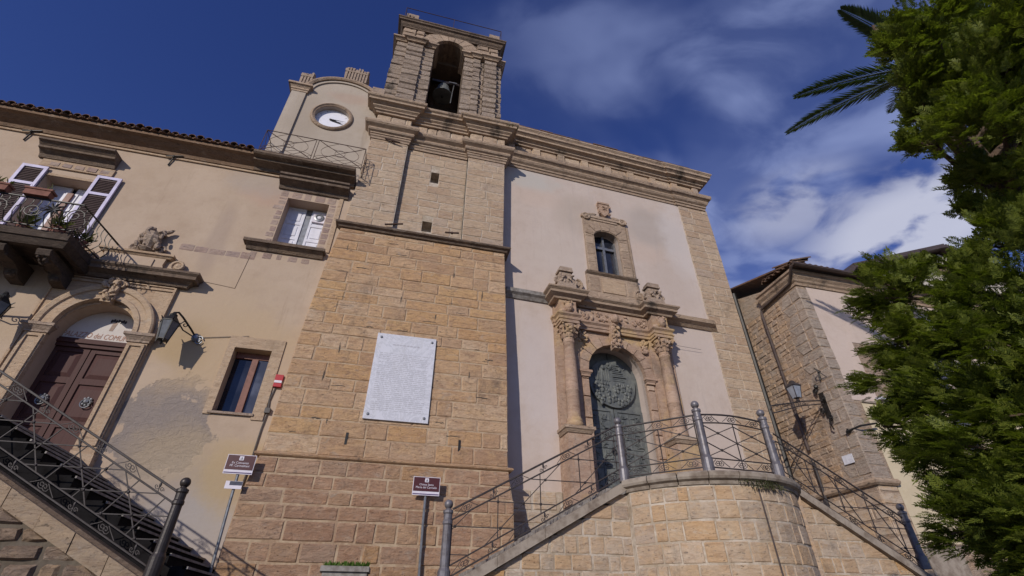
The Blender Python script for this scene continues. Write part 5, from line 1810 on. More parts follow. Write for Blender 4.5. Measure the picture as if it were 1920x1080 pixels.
for i in range(8):
    t_ = tile0.copy()
    COL.objects.link(t_)
    t_.parent = None
    attach(t_, sh)
    t_.location = (HX - .2 + i * .236, HY - .42, 10.05)
    t_.rotation_euler = (.05, 0, 0)
dp = MB()
dp.tube([(HX - .34, HY - .40, 9.9), (HX - .12, HY + .1, 9.55), (HX - .10, .30, 9.42), (HX - .10, .34, 9.25), (HX - .09, .34, 4.3)], .05, 7)
for z in (8.6, 7.0, 5.6):
    dp.tube([(HX - .09, .28, z), (HX - .15, .34, z), (HX - .09, .40, z)], .03, 5)
dp.build('downpipe', M_PIPE, sh)
MB().tube([(HX - .09, .34, 3.95), (HX - .08, .36, 2.0)], .05, 6).build('downpipe', M_POSTDK, sh)
MB().tube([(12.36, 1.12, 10.6), (12.36, 1.12, 2.0)], .085, 8).build('corner_downpipe', M_BLACK, sh)
B('street_plate', M_MARBLE, sh, HX - .05, HX - .025, -1.0, -.66, 3.62, 3.86)
# wall brackets and cables
bk = MB().tube([(HX, -1.02, 6.35), (HX - .25, -1.05, 6.42), (HX - .30, -1.12, 6.36)], .02, 5).tube([(HX - .02, -.95, 6.42), (HX - .06, -.95, 6.1)], .03, 5)
tag(bk.build('cable_bracket', M_BLACK, None), 'small black cable bracket high on the corner house quoins', 'bracket')


def cable(a, b, sag, lab, r=.011):
    a, b = Vector(a), Vector(b)
    pts = [a.lerp(b, t / 10) - Vector((0, 0, sag * 4 * (t / 10) * (1 - t / 10))) for t in range(11)]
    return tag(MB().tube(pts, r, 4).build('overhead_cable', M_CABLE, None), lab, 'cable')


cable((HX - .3, -1.12, 6.36), (14.63, HY - .03, 4.95), .12, 'cable running down right from the bracket across the pale house front', .014)
cable((HX - .1, -1.25, 6.75), (16.0, HY - .05, 8.5), .08, 'cable running up right from the stone corner across the pale house front', .011)
cable((HX - .02, -1.3, 7.9), (15.0, HY - .05, 9.1), .05, 'thin topmost cable on the pale house front', .007)
cable((9.9, .70, 7.62), (5.9, .50, 7.75), .03, 'thin cable across the pink church wall right of the portal', .006)
p = MB().tube([(HX - .02, -1.16, 4.5), (HX - .1, -1.2, 4.42), (HX + .1, -1.5, 4.5), (HX + .7, -1.52, 4.62)], .03, 5).ball((HX - .06, -1.18, 4.42), .06, 6, 4)
tag(p.build('iron_arm', M_BLACK, None), 'short black iron arm low on the corner house wall', 'bracket')

# ---- street lamp on ornate bracket
sl = abs_thing('street_lamp', 'square white glass street lamp on ornate iron bracket at the rubble wall', 'lamp', (11.75, -.75, 5.5))
AZ = lambda x: 5.42 + (x - 12.7) * .13
MB().tube([(12.69, -.75, AZ(12.69) + .1), (11.9, -.75, AZ(11.9) + .1), (10.7, -.75, AZ(10.7))], .022, 5).tube([(12.69, -.75, AZ(12.69)), (11.7, -.75, AZ(11.7) - .04), (10.7, -.75, AZ(10.7) - .22)], .018, 5).tube([(10.7, -.75, AZ(10.7) + .02), (10.62, -.75, AZ(10.6) - .1), (10.7, -.75, AZ(10.7) - .24)], .02, 5).build('arm', M_IRON, sl)
q = MB()
for i in range(5):
    x = 11.9 - i * .25
    q.tube(spiral((x, -.75, AZ(x) + .0), .075, 1.3, (1, 0, 0), (0, 0, 1), 10, 0, 1), .010, 4)
    q.tube([(x + .12, -.75, AZ(x) + .08), (x + .12, -.75, AZ(x) - .12)], .008, 4)
q.build('arm_scrolls', M_IRON, sl)
q = MB().box(12.64, 12.70, -.82, -.68, 5.0, 5.75)
for i, (z, s_) in enumerate(((5.82, 1), (5.55, -1), (5.2, 1), (4.95, -1))):
    q.tube(spiral((12.6, -.75 + s_ * .1, z), .11, 1.5, (.3, .95, 0), (0, 0, 1), 12, 0, s_), .022, 5)
q.ball((12.58, -.75, 5.95), .07, 7, 5)
q.tube([(12.62, -.78, 5.0), (12.5, -.85, 4.75), (12.6, -.8, 4.6)], .02, 5)
q.build('wall_mount', M_BLACK, sl)


def frustum(m_, c, w0, w1, z0, z1):
    x, y = c
    a, b = w0 / 2, w1 / 2
    return m_.add([(x - a, y - a, z0), (x + a, y - a, z0), (x + a, y + a, z0), (x - a, y + a, z0), (x - b, y - b, z1), (x + b, y - b, z1), (x + b, y + b, z1), (x - b, y + b, z1)],
                  [(3, 2, 1, 0), (4, 5, 6, 7), (0, 1, 5, 4), (1, 2, 6, 5), (2, 3, 7, 6), (3, 0, 4, 7)])


lc = (11.72, -.75)
frustum(MB(), lc, .17, .275, 5.50, 5.86).build('glass', M_GLASSLAMP, sl)
q = frustum(MB(), lc, .33, .31, 5.862, 5.90)
frustum(q, lc, .29, .14, 5.902, 5.99)
frustum(q, lc, .14, .09, 5.992, 6.05)
q.lathe((lc[0], lc[1], 5.38), [(.03, 0), (.06, .04), (.03, .08), (.10, .13)], 8)
for sx in (-1, 1):
    for sy in (-1, 1):
        q.tube([(lc[0] + sx * .085, lc[1] + sy * .085, 5.49), (lc[0] + sx * .14, lc[1] + sy * .14, 5.87)], .012, 4)
q.build('frame', M_IRON, sl)

# ================================================================== FAR HOUSE
fh = abs_thing('far_house', 'grey gabled house with brown roof edge rising behind the conifer', 'house', (27, 4, 2))
MB().prism([(22.4, -2), (42, -2), (42, 15), (31.2, 18.6), (23.2, 15.6), (22.4, 14.9)], 4, 14).build('wall', M_FARPL, fh)
q = MB()
for (a, b) in (((22.2, 14.7), (23.15, 15.75)), ((23.15, 15.75), (31.4, 18.85)), ((31.4, 18.85), (43, 14.8))):
    d = Vector((b[0] - a[0], 0, b[1] - a[1])).normalized()
    nn = Vector((-d.z, 0, d.x)) * .26
    q.prism([a, b, (b[0] + nn.x, b[1] + nn.z), (a[0] + nn.x, a[1] + nn.z)], 3.5, 14.2)
q.build('roof', M_PIPE, fh)
MB().box(30.3, 33.2, 3.3, 4, 16.9, 17.3).tube([(30.6, 3.8, 16.9), (30.6, 3.85, 6)], .09, 6).build('eave_return', M_DARKCORN, fh)

# ================================================================== DOUBLE STAIRCASE IN FRONT OF THE CHURCH
GZ = .42
nr_ = random.Random(77)
CCX, CCY, CRR = 6.40, -2.20, 2.05
LZ = 2.20
st = abs_thing('church_stairs', 'stone double staircase with curved landing wall in front of the church door', 'staircase', (6.4, -3, GZ))
TH0 = rad(64)
cyl = lambda r, t, z: (CCX + r * math.sin(t), CCY - r * math.cos(t), z)
PC = lambda u, o, z: cyl(CRR + o, u / CRR, z)
q = MB()
pts = [(CCX + (CRR - .007) * math.sin(t), CCY - (CRR - .007) * math.cos(t)) for t in np.linspace(-TH0, TH0, 33)]
q.slab(pts + [(8.2, .4), (4.6, .4)], -2.5, LZ - .2)
q.build('landing_core', M_MORTARW, st)
ashlar(st, M_STAIRST, -.2, 1.97, lambda z: -TH0 * CRR, lambda z: TH0 * CRR, PC, (.24, .38), (.2, .56), gap=.011, depth=.011, rough=.007, edge=.015, name='landing_stone')
# pilaster strip and pipe on the curve
q = MB()
n = 6
vs = []
ts = np.linspace(rad(44), rad(52), n)
for z in (-.2, 1.98):
    for t in ts:
        vs.append(cyl(CRR + .06, t, z))
    for t in ts[::-1]:
        vs.append(cyl(CRR - .02, t, z))
k = 2 * n
q.add(vs, [tuple(range(k)), tuple(range(2 * k - 1, k - 1, -1))] + [(i, (i + 1) % k, (i + 1) % k + k, i + k) for i in range(k)])
q.build('pilaster_strip', M_STAIRST, st)
MB().tube([cyl(CRR + .015, rad(3), 1.98), cyl(CRR + .02, rad(3.3), 1.0), cyl(CRR + .015, rad(4), -.2)], .016, 5).build('joint_line', M_PIPE, st)
# landing floor and moulded coping, cut in stones
for i in range(9):
    t0, t1 = -TH0 - .03 + (2 * TH0 + .06) * i / 9 + .004, -TH0 - .03 + (2 * TH0 + .06) * (i + 1) / 9 - .004
    q = MB()
    pf = [(CRR - .30, 1.985), (CRR + .02, 1.985), (CRR + .04, 2.04), (CRR + .10, 2.07), (CRR + .12, 2.11), (CRR + .12, 2.17), (CRR + .09, 2.20), (CRR - .30, 2.20)]
    vs = []
    m_ = 5
    for s_ in range(m_):
        t = t0 + (t1 - t0) * s_ / (m_ - 1)
        j = U(-.004, .004)
        for r_, z in pf:
            vs.append(cyl(r_ + j, t, z))
    k = len(pf)
    fs = [tuple(range(k)), tuple((m_ - 1) * k + a for a in range(k - 1, -1, -1))]
    for s_ in range(m_ - 1):
        for a in range(k):
            b = (a + 1) % k
            fs.append((s_ * k + a, s_ * k + b, (s_ + 1) * k + b, (s_ + 1) * k + a))
    q.add(vs, fs)
    q.build('landing_coping', M_COPING, st)
pts = [(CCX + (CRR - .31) * math.sin(t), CCY - (CRR - .31) * math.cos(t)) for t in np.linspace(-TH0, TH0, 25)]
MB().slab(pts + [(8.2, .42), (4.6, .42)], 2.0, 2.19).build('landing_floor', M_CONC, st)
ms = MB()
for i in range(260):
    th = rad(nr_.gauss(9, 7))
    z = 2.03 + nr_.uniform(-.09, .05)
    b0 = Vector(cyl(CRR + .07, th, z))
    out_ = Vector((math.sin(th), -math.cos(th), 0))
    d_ = out_ * nr_.uniform(.01, .06) + Vector((nr_.uniform(-.05, .05), 0, nr_.uniform(-.08, .03)))
    w_ = d_.cross(Vector((0, 0, 1))).normalized() * .012
    ms.add([b0 - w_, b0 + w_, b0 + d_], [(0, 1, 2)])
ms.build('moss', M_WEED, st, kind='stuff')
# ramps
YW_ = -3.0
lz = lambda x: .40 + (x - 1.15) * .532          # top line of the left ramp coping
rz = lambda x: 2.32 - (x - 8.45) * .60
LW = (1.15, 4.56)
RW = (8.22, 11.35)
for (x0, x1, fz_, nm) in ((LW[0], LW[1], lz, 'l'), (RW[0], RW[1], rz, 'r')):
    top = lambda x: min(fz_(x) - .17, 1.97 if nm == 'l' else 2.2)
    q = MB().prism([(x0, -2.5), (x1, -2.5), (x1, top(x1)), (x0, top(x0))], YW_ + .007, YW_ + .34)
    q.build('ramp_core', M_MORTARW, st)
    if nm == 'l':
        xl_ = lambda z: x0 if z < top(x0) else min(x1, x0 + (z - top(x0)) / .532)
        xr_ = lambda z: x1
    else:
        xl_ = lambda z: x0
        xr_ = lambda z: x1 if z < top(x1) else max(x0, x1 - (z - top(x1)) / .60)
    ashlar(st, M_STAIRST, -.2, max(top(x0), top(x1)), xl_, xr_, lambda u, o, z: (u, YW_ - o, z), (.24, .37), (.2, .56), gap=.011, depth=.011, rough=.007, edge=.015, name='ramp_stone')
    n = 4
    for i in range(n):
        a, b = x0 + (x1 - x0) * i / n + .003, x0 + (x1 - x0) * (i + 1) / n - .003
        MB().prism([(a, fz_(a) - .168), (b, fz_(b) - .168), (b, fz_(b)), (a, fz_(a))], YW_ - .10 + U(-.006, .006), YW_ + .38).build('ramp_coping', M_COPING, st)
for i in range(10):
    x = 1.45 + i * .32
    B('step', M_CONC, st, x, 4.6, -2.61, -.46, .40 + .175 * i + .002, .40 + .175 * (i + 1))
    x = 11.3 - i * .31
    B('step', M_CONC, st, 8.2, x, -2.61, .5, .50 + .168 * i + .002, .50 + .168 * (i + 1))

# ================================================================== LEFT STAIRCASE
ls = abs_thing('town_hall_stairs', 'dark steps with sloping stone parapet leading up to the town hall door', 'staircase', (-4.5, -1.5, GZ))
stp = []
z, x = .46, -2.72
i = 0
while z < 2.5:
    B('step', M_STEP, ls, -9.4, x, -2.70, W - .003, z - (.9 if i == 0 else -.002), z + .17)
    B('nosing', M_CONC, ls, x - .05, x + .025, -2.70, W - .004, z + .135, z + .1685)
    z += .17
    x -= .285
    i += 1
B('landing', M_CONC, ls, -9.4, x + .2, -2.70, W - .005, 2.36, z + .03)
pz = lambda x: .48 + (-3.19 - x) * .522
q = MB().prism([(-3.12, -2.5), (-9.4, -2.5), (-9.4, 2.2), (-7.3, pz(-7.3) - .2), (-3.12, pz(-3.12) - .2)], -2.98, -2.72)
q.build('parapet_core', M_DARKMORTAR, ls)
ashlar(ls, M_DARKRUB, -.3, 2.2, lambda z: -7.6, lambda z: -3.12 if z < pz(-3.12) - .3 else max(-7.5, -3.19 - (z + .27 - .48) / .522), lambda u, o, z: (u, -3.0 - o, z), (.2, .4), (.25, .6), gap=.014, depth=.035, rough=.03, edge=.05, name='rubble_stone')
for i in range(8):
    a = -3.12 - i * .53
    b = a - .53 + .012
    j = U(-.012, .012)
    MB().prism([(a, pz(a) - .27), (b, pz(b) - .27), (b, pz(b) - .012), (a, pz(a) - .012)], -3.09 + j, -2.62).build('parapet_slab', M_SLABST, ls)
B('coping_strip', M_DARKCORN, ls, -9.4, -9.3, -3.0, -2.6, 2.2, 2.4)
MB().prism([(-3.12, pz(-3.12) - .01), (-7.3, pz(-7.3) - .01), (-7.3, pz(-7.3) + .045), (-3.12, pz(-3.12) + .045)], -3.0, -2.66).build('coping_strip', M_DARKCORN, ls)

# ================================================================== RAILINGS
POSTP = [(.105, 0), (.105, .24), (.085, .28), (.078, .30), (.072, .92), (.085, .94), (.085, .98), (.072, 1.0), (.075, 1.09), (.088, 1.11), (.088, 1.15), (.05, 1.17), (.04, 1.19)]


def newel(loc, lab, mat, h=1.33):
    t = thing('railing_post', lab, 'post', loc, group='cast iron railing posts with ball tops')
    k = h / 1.33
    MB().lathe((0, 0, 0), [(r, z * k) for r, z in POSTP], 16).build('shaft', mat, t, smooth=False)
    MB().ball((0, 0, 1.25 * k), .078, 12, 8).build('ball_finial', mat, t, smooth=True)
    return t


newel((-3.05, -3.0, .47), 'dark brown ball topped railing post at the foot of the town hall stairs', M_POSTDK, 1.36)
newel((1.14, -3.0, .38), 'grey ball topped railing post at the foot of the left church ramp', M_POST)
newel(cyl(2.0, rad(-67), LZ), 'grey ball topped railing post in front of the bronze church door', M_POST, 1.29)
newel(cyl(2.0, rad(-20), LZ), 'grey ball topped post on the curved landing right of the bronze door', M_POST, 1.36)
newel(cyl(2.0, rad(26), LZ), 'thick grey ball topped post at the right end of the curved landing front', M_POST, 1.36)
newel(cyl(2.0, rad(67), LZ), 'grey post half hidden behind the thick post at the landing end', M_POST, 1.25)
newel((11.12, -3.0, .86), 'grey ball topped railing post at the foot of the right church ramp', M_POST, 1.26)


def clip(p, q_, poly):
    """clip a segment (s,z) to a convex polygon"""
    (x0, y0), (x1, y1) = p, q_
    t0, t1 = 0.0, 1.0
    n = len(poly)
    for i in range(n):
        ax, ay = poly[i]
        bx, by = poly[(i + 1) % n]
        ex, ey = bx - ax, by - ay
        f0 = ex * (y0 - ay) - ey * (x0 - ax)
        f1 = ex * (y1 - ay) - ey * (x1 - ax)
        if f0 < 0 and f1 < 0:
            return None
        if f0 < 0:
            t0 = max(t0, f0 / (f0 - f1))
        elif f1 < 0:
            t1 = min(t1, f0 / (f0 - f1))
    if t1 - t0 < 1e-4:
        return None
    return ((x0 + (x1 - x0) * t0, y0 + (y1 - y0) * t0), (x0 + (x1 - x0) * t1, y0 + (y1 - y0) * t1))


def railing(name, lab, pa, pb, base, lines, mat, top=1.10, band=.165, low=.10, sp=.62, bow=0.0, knob=True, grp='iron railings of the staircases'):
    """wrought iron panel between two plan points. base(s) gives the coping height at distance s"""
    pa, pb = Vector((pa[0], pa[1], 0)), Vector((pb[0], pb[1], 0))
    L = (pb - pa).length
    d = (pb - pa) / L
    t = abs_thing(name, lab, 'railing', ((pa + pb) / 2 + Vector((0, 0, base(L / 2)))), group=grp)
    P = lambda s, z: tuple(pa + d * s + Vector((0, 0, z)))
    bw = lambda s: bow * math.sin(math.pi * s / L)
    N = 8 if bow else 1
    for nm, h, r, b_ in (('top_rail', top, .019, 1), ('upper_rail', top - band, .015, 1), ('lower_rail', low + band, .013, 0), ('bottom_rail', low, .015, 0)):
        MB().tube([P(L * i / N, base(L * i / N) + h + b_ * bw(L * i / N)) for i in range(N + 1)], r, 5).build(nm, mat, t)
    z0, z1 = low + band, top - band
    poly = [(0, base(0) + z0), (L, base(L) + z0), (L, base(L) + z1), (0, base(0) + z1)]
    zc = [p[1] for p in poly]
    zmin, zmax = min(zc), max(zc)
    slope = (base(L) - base(0)) / L
    if lines == 'panel':
        segs = []
        nx = 2
        for i in range(nx):
            a, b = L * i / nx, L * (i + 1) / nx
            zm = (z0 + z1) / 2
            for (za, zb) in ((z0, zm), (zm, z1)):
                segs += [((a, base(a) + za), (b, base(b) + zb)), ((a, base(a) + zb), (b, base(b) + za))]
        segs += [((L / 2, base(L / 2) + low), (L / 2, base(L / 2) + z1 + bow)), ((.09, base(0) + low), (.09, base(0) + top)), ((L - .09, base(L) + low), (L - .09, base(L) + top))]
        for s_ in segs:
            MB().tube([P(*s_[0]), P(*s_[1])], .011, 4).build('lattice_bar', mat, t)
        knots = [(L * k_ / 4, base(0) + z0 + (z1 - z0) * j_ / 4) for k_ in (1, 3) for j_ in (1, 3)] + [(L / 2, base(0) + (z0 + z1) / 2)]
    else:
        segs = []
        hstep = sp * abs(slope)
        k0 = math.floor(zmin / hstep)
        zz = [k_ * hstep + base(0) % hstep for k_ in range(k0 - 1, int(zmax / hstep) + 2)]
        for z in zz:
            if 'h' in lines:
                segs.append(((-1, z), (L + 1, z)))
        ns = int(L / sp) + 8
        for k_ in range(-8, ns):
            s0 = k_ * sp
            if 'v' in lines:
                segs.append(((s0, zmin - 1), (s0, zmax + 1)))
            if '/' in lines:
                segs.append(((s0 - 3 / 1.0, base(0) - 3 * 1.0), (s0 + 5 / 1.0, base(0) + 5 * 1.0)))
            if '\\' in lines:
                segs.append(((s0 - 3, base(0) + 3 * 1.9), (s0 + 3, base(0) - 3 * 1.9)))
            if 'x' in lines:
                segs.append(((s0 - 3, base(0) - 3 * 1.55), (s0 + 3, base(0) + 3 * 1.55)))
        clipped = []
        for s_ in segs:
            c = clip(s_[0], s_[1], poly)
            if c and math.hypot(c[1][0] - c[0][0], c[1][1] - c[0][1]) > .05:
                clipped.append(c)
                MB().tube([P(*c[0]), P(*c[1])], .0105, 4).build('lattice_bar', mat, t)
        knots = []
        for i in range(len(clipped)):
            for j in range(i + 1, len(clipped)):
                (a, b), (c, e) = clipped[i], clipped[j]
                den = (b[0] - a[0]) * (e[1] - c[1]) - (b[1] - a[1]) * (e[0] - c[0])
                if abs(den) < 1e-6:
                    continue
                u_ = ((c[0] - a[0]) * (e[1] - c[1]) - (c[1] - a[1]) * (e[0] - c[0])) / den
                w_ = ((c[0] - a[0]) * (b[1] - a[1]) - (c[1] - a[1]) * (b[0] - a[0])) / den
                if .02 < u_ < .98 and .02 < w_ < .98:
                    knots.append((a[0] + u_ * (b[0] - a[0]), a[1] + u_ * (b[1] - a[1])))
        knots = knots[::1]
    if knob:
        q = MB()
        seen = []
        for k_ in knots:
            if all(math.hypot(k_[0] - o[0], k_[1] - o[1]) > .16 for o in seen):
                seen.append(k_)
                q.ball(P(*k_), .028, 6, 4)
        if q.v:
            q.build('knobs', mat, t, kind='stuff')
    # scroll work in the two narrow bands
    nsc = max(2, int(round(L / .5)))
    up = Vector((0, 0, 1))
    dd_ = (d + up * slope).normalized()
    for (h, bb) in ((top - band / 2, 1), (low + band / 2, 0)):
        for i in range(nsc):
            s0 = L * (i + .5) / nsc
            c = Vector(P(s0, base(s0) + h + bb * bw(s0)))
            q = MB()
            if i % 2 == 0 or lines == 'panel':
                q.tube(spiral(c - dd_ * .035, .062, 1.4, dd_, up, 12, math.pi, 1), .0075, 4)
                q.tube(spiral(c + dd_ * .035, .062, 1.4, dd_, up, 12, 0, -1), .0075, 4)
                q.tube([c - dd_ * .22 - up * .06, c - dd_ * .12 + up * .01, c - dd_ * .06 + up * .06], .007, 4)
                q.tube([c + dd_ * .22 - up * .06, c + dd_ * .12 + up * .01, c + dd_ * .06 + up * .06], .007, 4)
            else:
                q.tube([c - up * .075, c + up * .06], .008, 4)
                q.ball(c + up * .03, (.02, .02, .045), 6, 4)
                for sg in (-1, 1):
                    q.tube(spiral(c + dd_ * sg * .05 - up * .02, .04, 1.2, dd_, up, 9, 0, sg), .007, 4)
            q.build('scroll', mat, t)
    return t


railing('stair_railing', 'brown lattice railing on the parapet of the town hall stairs', (-8.2, -3.0), (-3.13, -3.0), lambda s: pz(-8.2 + s) + .04, 'h\\x', M_IRON, top=1.13, sp=.60)
railing('stair_railing', 'iron lattice railing climbing the left church ramp', (1.22, -3.0), cyl(2.0, rad(-67), 0)[:2], lambda s: lz(1.22 + s * 1.0) - .0 if s < 3.3 else lz(1.22 + s), 'hv/', M_IRON, top=1.12, sp=.80)
railing('stair_railing', 'iron lattice railing descending the right church ramp', (8.36, -3.0), (11.06, -3.0), lambda s: rz(8.36 + s) - .02, 'hv\\', M_IRON, top=1.10, sp=.62)
for (a, b, lab, bw_) in ((-67, -20, 'flat iron railing panel of crossed bars before the bronze door', .0), (-20, 26, 'bow topped iron railing panel at the middle of the curved landing', .06), (26, 67, 'iron railing panel at the right flank of the curved landing', .0)):
    p0, p1 = cyl(2.0, rad(a), 0), cyl(2.0, rad(b), 0)
    railing('landing_railing', lab, p0[:2], p1[:2], lambda s: LZ, 'panel', M_IRON, top=1.08, bow=bw_, sp=.5)

# ================================================================== SIGNS, PLANTER, LANTERNS


def tourist_sign(x, y, zb, w, zt, l1, l2, lab, sub, lean):
    t = abs_thing('tourist_sign', lab, 'sign', (x, y, GZ), group='brown tourist signs on poles')
    h = .39
    q = MB().box(x - w / 2, x + w / 2, y, y + .02, zt - h, zt)
    q.build('panel', M_SIGNW, t)
    e = .012
    MB().box(x - w / 2 + e, x + w / 2 - e, y - .004, y - .0005, zt - h + .085, zt - e).build('maroon_field', M_SIGN, t)
    MB().box(x - w / 2 + e, x + w / 2 - e, y - .004, y - .0005, zt - h + .016, zt - h + .036).build('violet_strip', M_SIGNP, t)
    q = MB().prism([(x - .04, zt - .03), (x - .045, zt - .09), (x - .04, zt - .115), (x + .04, zt - .115), (x + .045, zt - .09), (x + .04, zt - .03)], y - .008, y - .0045)
    q.build('emblem', M_SIGNW, t)
    MB().ball((x, y - .009, zt - .075), (.02, .003, .026), 8, 5).box(x - .025, x + .025, y - .0095, y - .0085, zt - .10, zt - .085).build('emblem_mark', M_GALV, t)
    text_mesh('lettering', l1, .062, M_SIGNW, t, (x, y - .0055, zt - .185), extrude=.001)
    text_mesh('lettering', l2, .062, M_SIGNW, t, (x, y - .0055, zt - .245), extrude=.001)
    MB().tube([(x + .0, y + .05, zt - .03), (x + lean * .2, y + .05, zt - 1.0), (x + lean, y + .05, GZ - .5)], .03, 8).build('pole', M_GALV, t)
    MB().box(x - .05, x + .05, y + .021, y + .04, zt - .1, zt - .06).box(x - .05, x + .05, y + .021, y + .04, zt - .32, zt - .28).build('clamp', M_GALV, t)
    if sub:
        q = MB().box(x - .16, x + .16, y - .005, y + .012, zt - .68, zt - .53)
        s_ = q.build('small_panel', M_SIGNW, t)
        MB().box(x - .08, x + .155, y - .009, y - .0055, zt - .61, zt - .535).build('small_panel_field', mk_plain('slate_enamel', (.06, .065, .10), .4), s_)
    return t


tourist_sign(-3.0, -.52, .4, .56, 2.84, 'Ex Convento', 'PP. Carmelitani', 'maroon tourist sign with a small white plate below, left of the tower foot', True, .09)
tourist_sign(.92, -.55, .4, .60, 2.62, 'Chiesa Santa', 'Maria del Carmelo', 'maroon tourist sign on pole in front of the tower, by the grey ball post', False, .05)

pt = abs_thing('planter', 'grey concrete planter with low green plants at the tower foot', 'planter', (-.5, -.95, GZ))
q = MB().slab([(-.88, -1.25), (-.08, -1.25), (-.05, -.7), (-.92, -.7)], GZ - .1, .70)
q.slab([(-.92, -1.30), (-.05, -1.30), (-.02, -.66), (-.95, -.66)], .702, .79)
q.build('trough', M_CONC, pt)
pl = MB()
for i in range(420):
    b0 = Vector((U(-.88, -.08), U(-1.24, -.72), .77))
    a = U(0, 6.28)
    d_ = Vector((math.cos(a) * U(.02, .08), math.sin(a) * U(.02, .08), U(.03, .13)))
    w_ = d_.cross(Vector((0, 0, 1))).normalized() * .014
    pl.add([b0 - w_ * .5, b0 + w_ * .5, b0 + d_ * .6 + w_, b0 + d_, b0 + d_ * .6 - w_], [(0, 1, 2, 3, 4)])
pl.build('plants', M_PLANT, pt)


def wall_lantern(mx, sgn, lab):
    """hexagonal iron lantern on a wall arm; sgn=-1 leans left of its mount"""
    t = abs_thing('wall_lantern', lab, 'lantern', (mx, W, 5.72), group='iron wall lanterns flanking the town hall door')
    lx, ly = mx + sgn * .42, -.42
    q = MB().ball((mx, W - .03, 5.72), (.09, .07, .12), 8, 5)
    for s_ in (-1, 1):
        q.tube(spiral((mx + .1, W - .04, 5.66 + s_ * .03), .09, 1.3, (1, 0, 0), (0, 0, 1), 10, 0, s_), .014, 4)
    q.build('wall_mount', M_GALV, t)
    q = MB().tube([(mx, W - .05, 5.74), (mx + sgn * .1, W - .2, 5.86), (mx + sgn * .26, -.3, 6.02), (mx + sgn * .36, -.38, 6.10), (lx, ly, 6.06)], .025, 5)
    q.tube([(mx + sgn * .05, W - .1, 5.72), (mx + sgn * .2, -.18, 5.74), (mx + sgn * .3, -.32, 5.86)], .016, 4)
    q.tube(spiral((mx + sgn * .2, -.2, 5.88), .09, 1.3, (sgn * .6, -.8, 0), (0, 0, 1), 10, 0, 1), .013, 4)
    q.build('arm', M_BLACK, t)
    q = MB()
    R1, R0, zt_, zb_ = .21, .125, 5.78, 5.32
    gl = MB()
    for i in range(6):
        a0, a1 = math.pi / 3 * i, math.pi / 3 * (i + 1)
        p_ = [(lx + R_ * math.cos(a), ly + R_ * math.sin(a), z_) for R_, z_ in ((R0, zb_), (R1, zt_)) for a in (a0, a1)]
        gl.add([p_[0], p_[1], p_[3], p_[2]], [(0, 1, 2, 3)])
        q.tube([p_[0], p_[2]], .014, 4).tube([p_[2], p_[3]], .016, 4).tube([p_[0], p_[1]], .014, 4)
        q.tube([p_[2], (lx + (R1 + .06) * math.cos(a0), ly + (R1 + .06) * math.sin(a0), zt_ + .06)], [.018, .008], 4)
        q.tube([p_[0], (lx + R0 * math.cos(a0), ly + R0 * math.sin(a0), zb_ - .06)], [.016, .006], 4)
        q.add([p_[2], p_[3], (lx + .07 * math.cos(a1), ly + .07 * math.sin(a1), zt_ + .19), (lx + .07 * math.cos(a0), ly + .07 * math.sin(a0), zt_ + .19)], [(0, 1, 2, 3)])
        q.add([p_[0], p_[1], (lx, ly, zb_ - .05)], [(0, 1, 2)])
    q.lathe((lx, ly, zt_ + .17), [(.08, 0), (.09, .04), (.05, .08), (.03, .12)], 8)
    q.lathe((lx, ly, zb_ - .12), [(.01, 0), (.03, .03), (.02, .08)], 6)
    q.build('lantern_frame', M_BLACK, t)
    gl.build('glass', M_GLASSLAMP2, t)
    return t


wall_lantern(-5.08, -1, 'black hexagonal wall lantern right of the town hall door')
wall_lantern(-9.36, 1, 'black hexagonal wall lantern left of the town hall door')
cable((-4.98, W - .02, 5.74), (-3.9, W - .02, 5.93), .0, 'thin cable along the plaster right of the lantern', .008)

# ================================================================== GROUND
g = MB()
ys = [(-900, -1.6), (-8.5, -1.6), (-4.0, GZ - .02), (900, GZ - .02)]
vs = []
for y, z in ys:
    vs += [(-900, y, z), (900, y, z)]
g.add(vs, [(0, 1, 3, 2), (2, 3, 5, 4), (4, 5, 7, 6)])
g.build('ground', M_GROUND, None, kind='structure')

# ================================================================== CONIFER AND PALM
CL = [(6.13, -10.19, 6.62, 0.90), (6.26, -9.71, 6.05, 0.75), (6.20, -9.41, 5.68, 0.42), (6.39, -9.21, 5.37, 0.45), (6.81, -9.22, 4.83, 0.70), (6.83, -8.90, 4.41, 0.45), (6.34, -10.09, 5.17, 1.00), (6.83, -9.03, 3.89, 0.90), (6.39, -7.81, 3.72, 0.75), (6.56, -8.15, 4.02, 0.42), (6.44, -7.62, 3.15, 0.60), (6.46, -7.49, 2.62, 0.72), (6.61, -8.20, 3.02, 0.90), (6.66, -8.49, 3.50, 0.70), (6.16, -7.17, 2.08, 0.42), (6.26, -7.32, 1.71, 0.48), (6.49, -7.85, 2.16, 0.90), (6.35, -7.66, 1.29, 0.72), (6.26, -7.59, 0.86, 0.68), (6.21, -7.82, 0.50, 0.70), (6.58, -8.67, 2.55, 1.00), (6.44, -8.24, 1.47, 1.00), (6.40, -10.55, 5.56, 1.00), (6.64, -9.40, 3.17, 1.20), (6.29, -8.41, 0.91, 1.10), (6.52, -8.83, 1.91, 1.20), (6.55, -10.13, 4.39, 1.20)]
CAMP = Vector((0, -12, 0))
KT = .70          # the tree stands this near
near = lambda p: CAMP + (Vector(p) - CAMP) * KT
TR = Vector((7.9, -9.0, -1.8))
nr = np.random.default_rng(4)


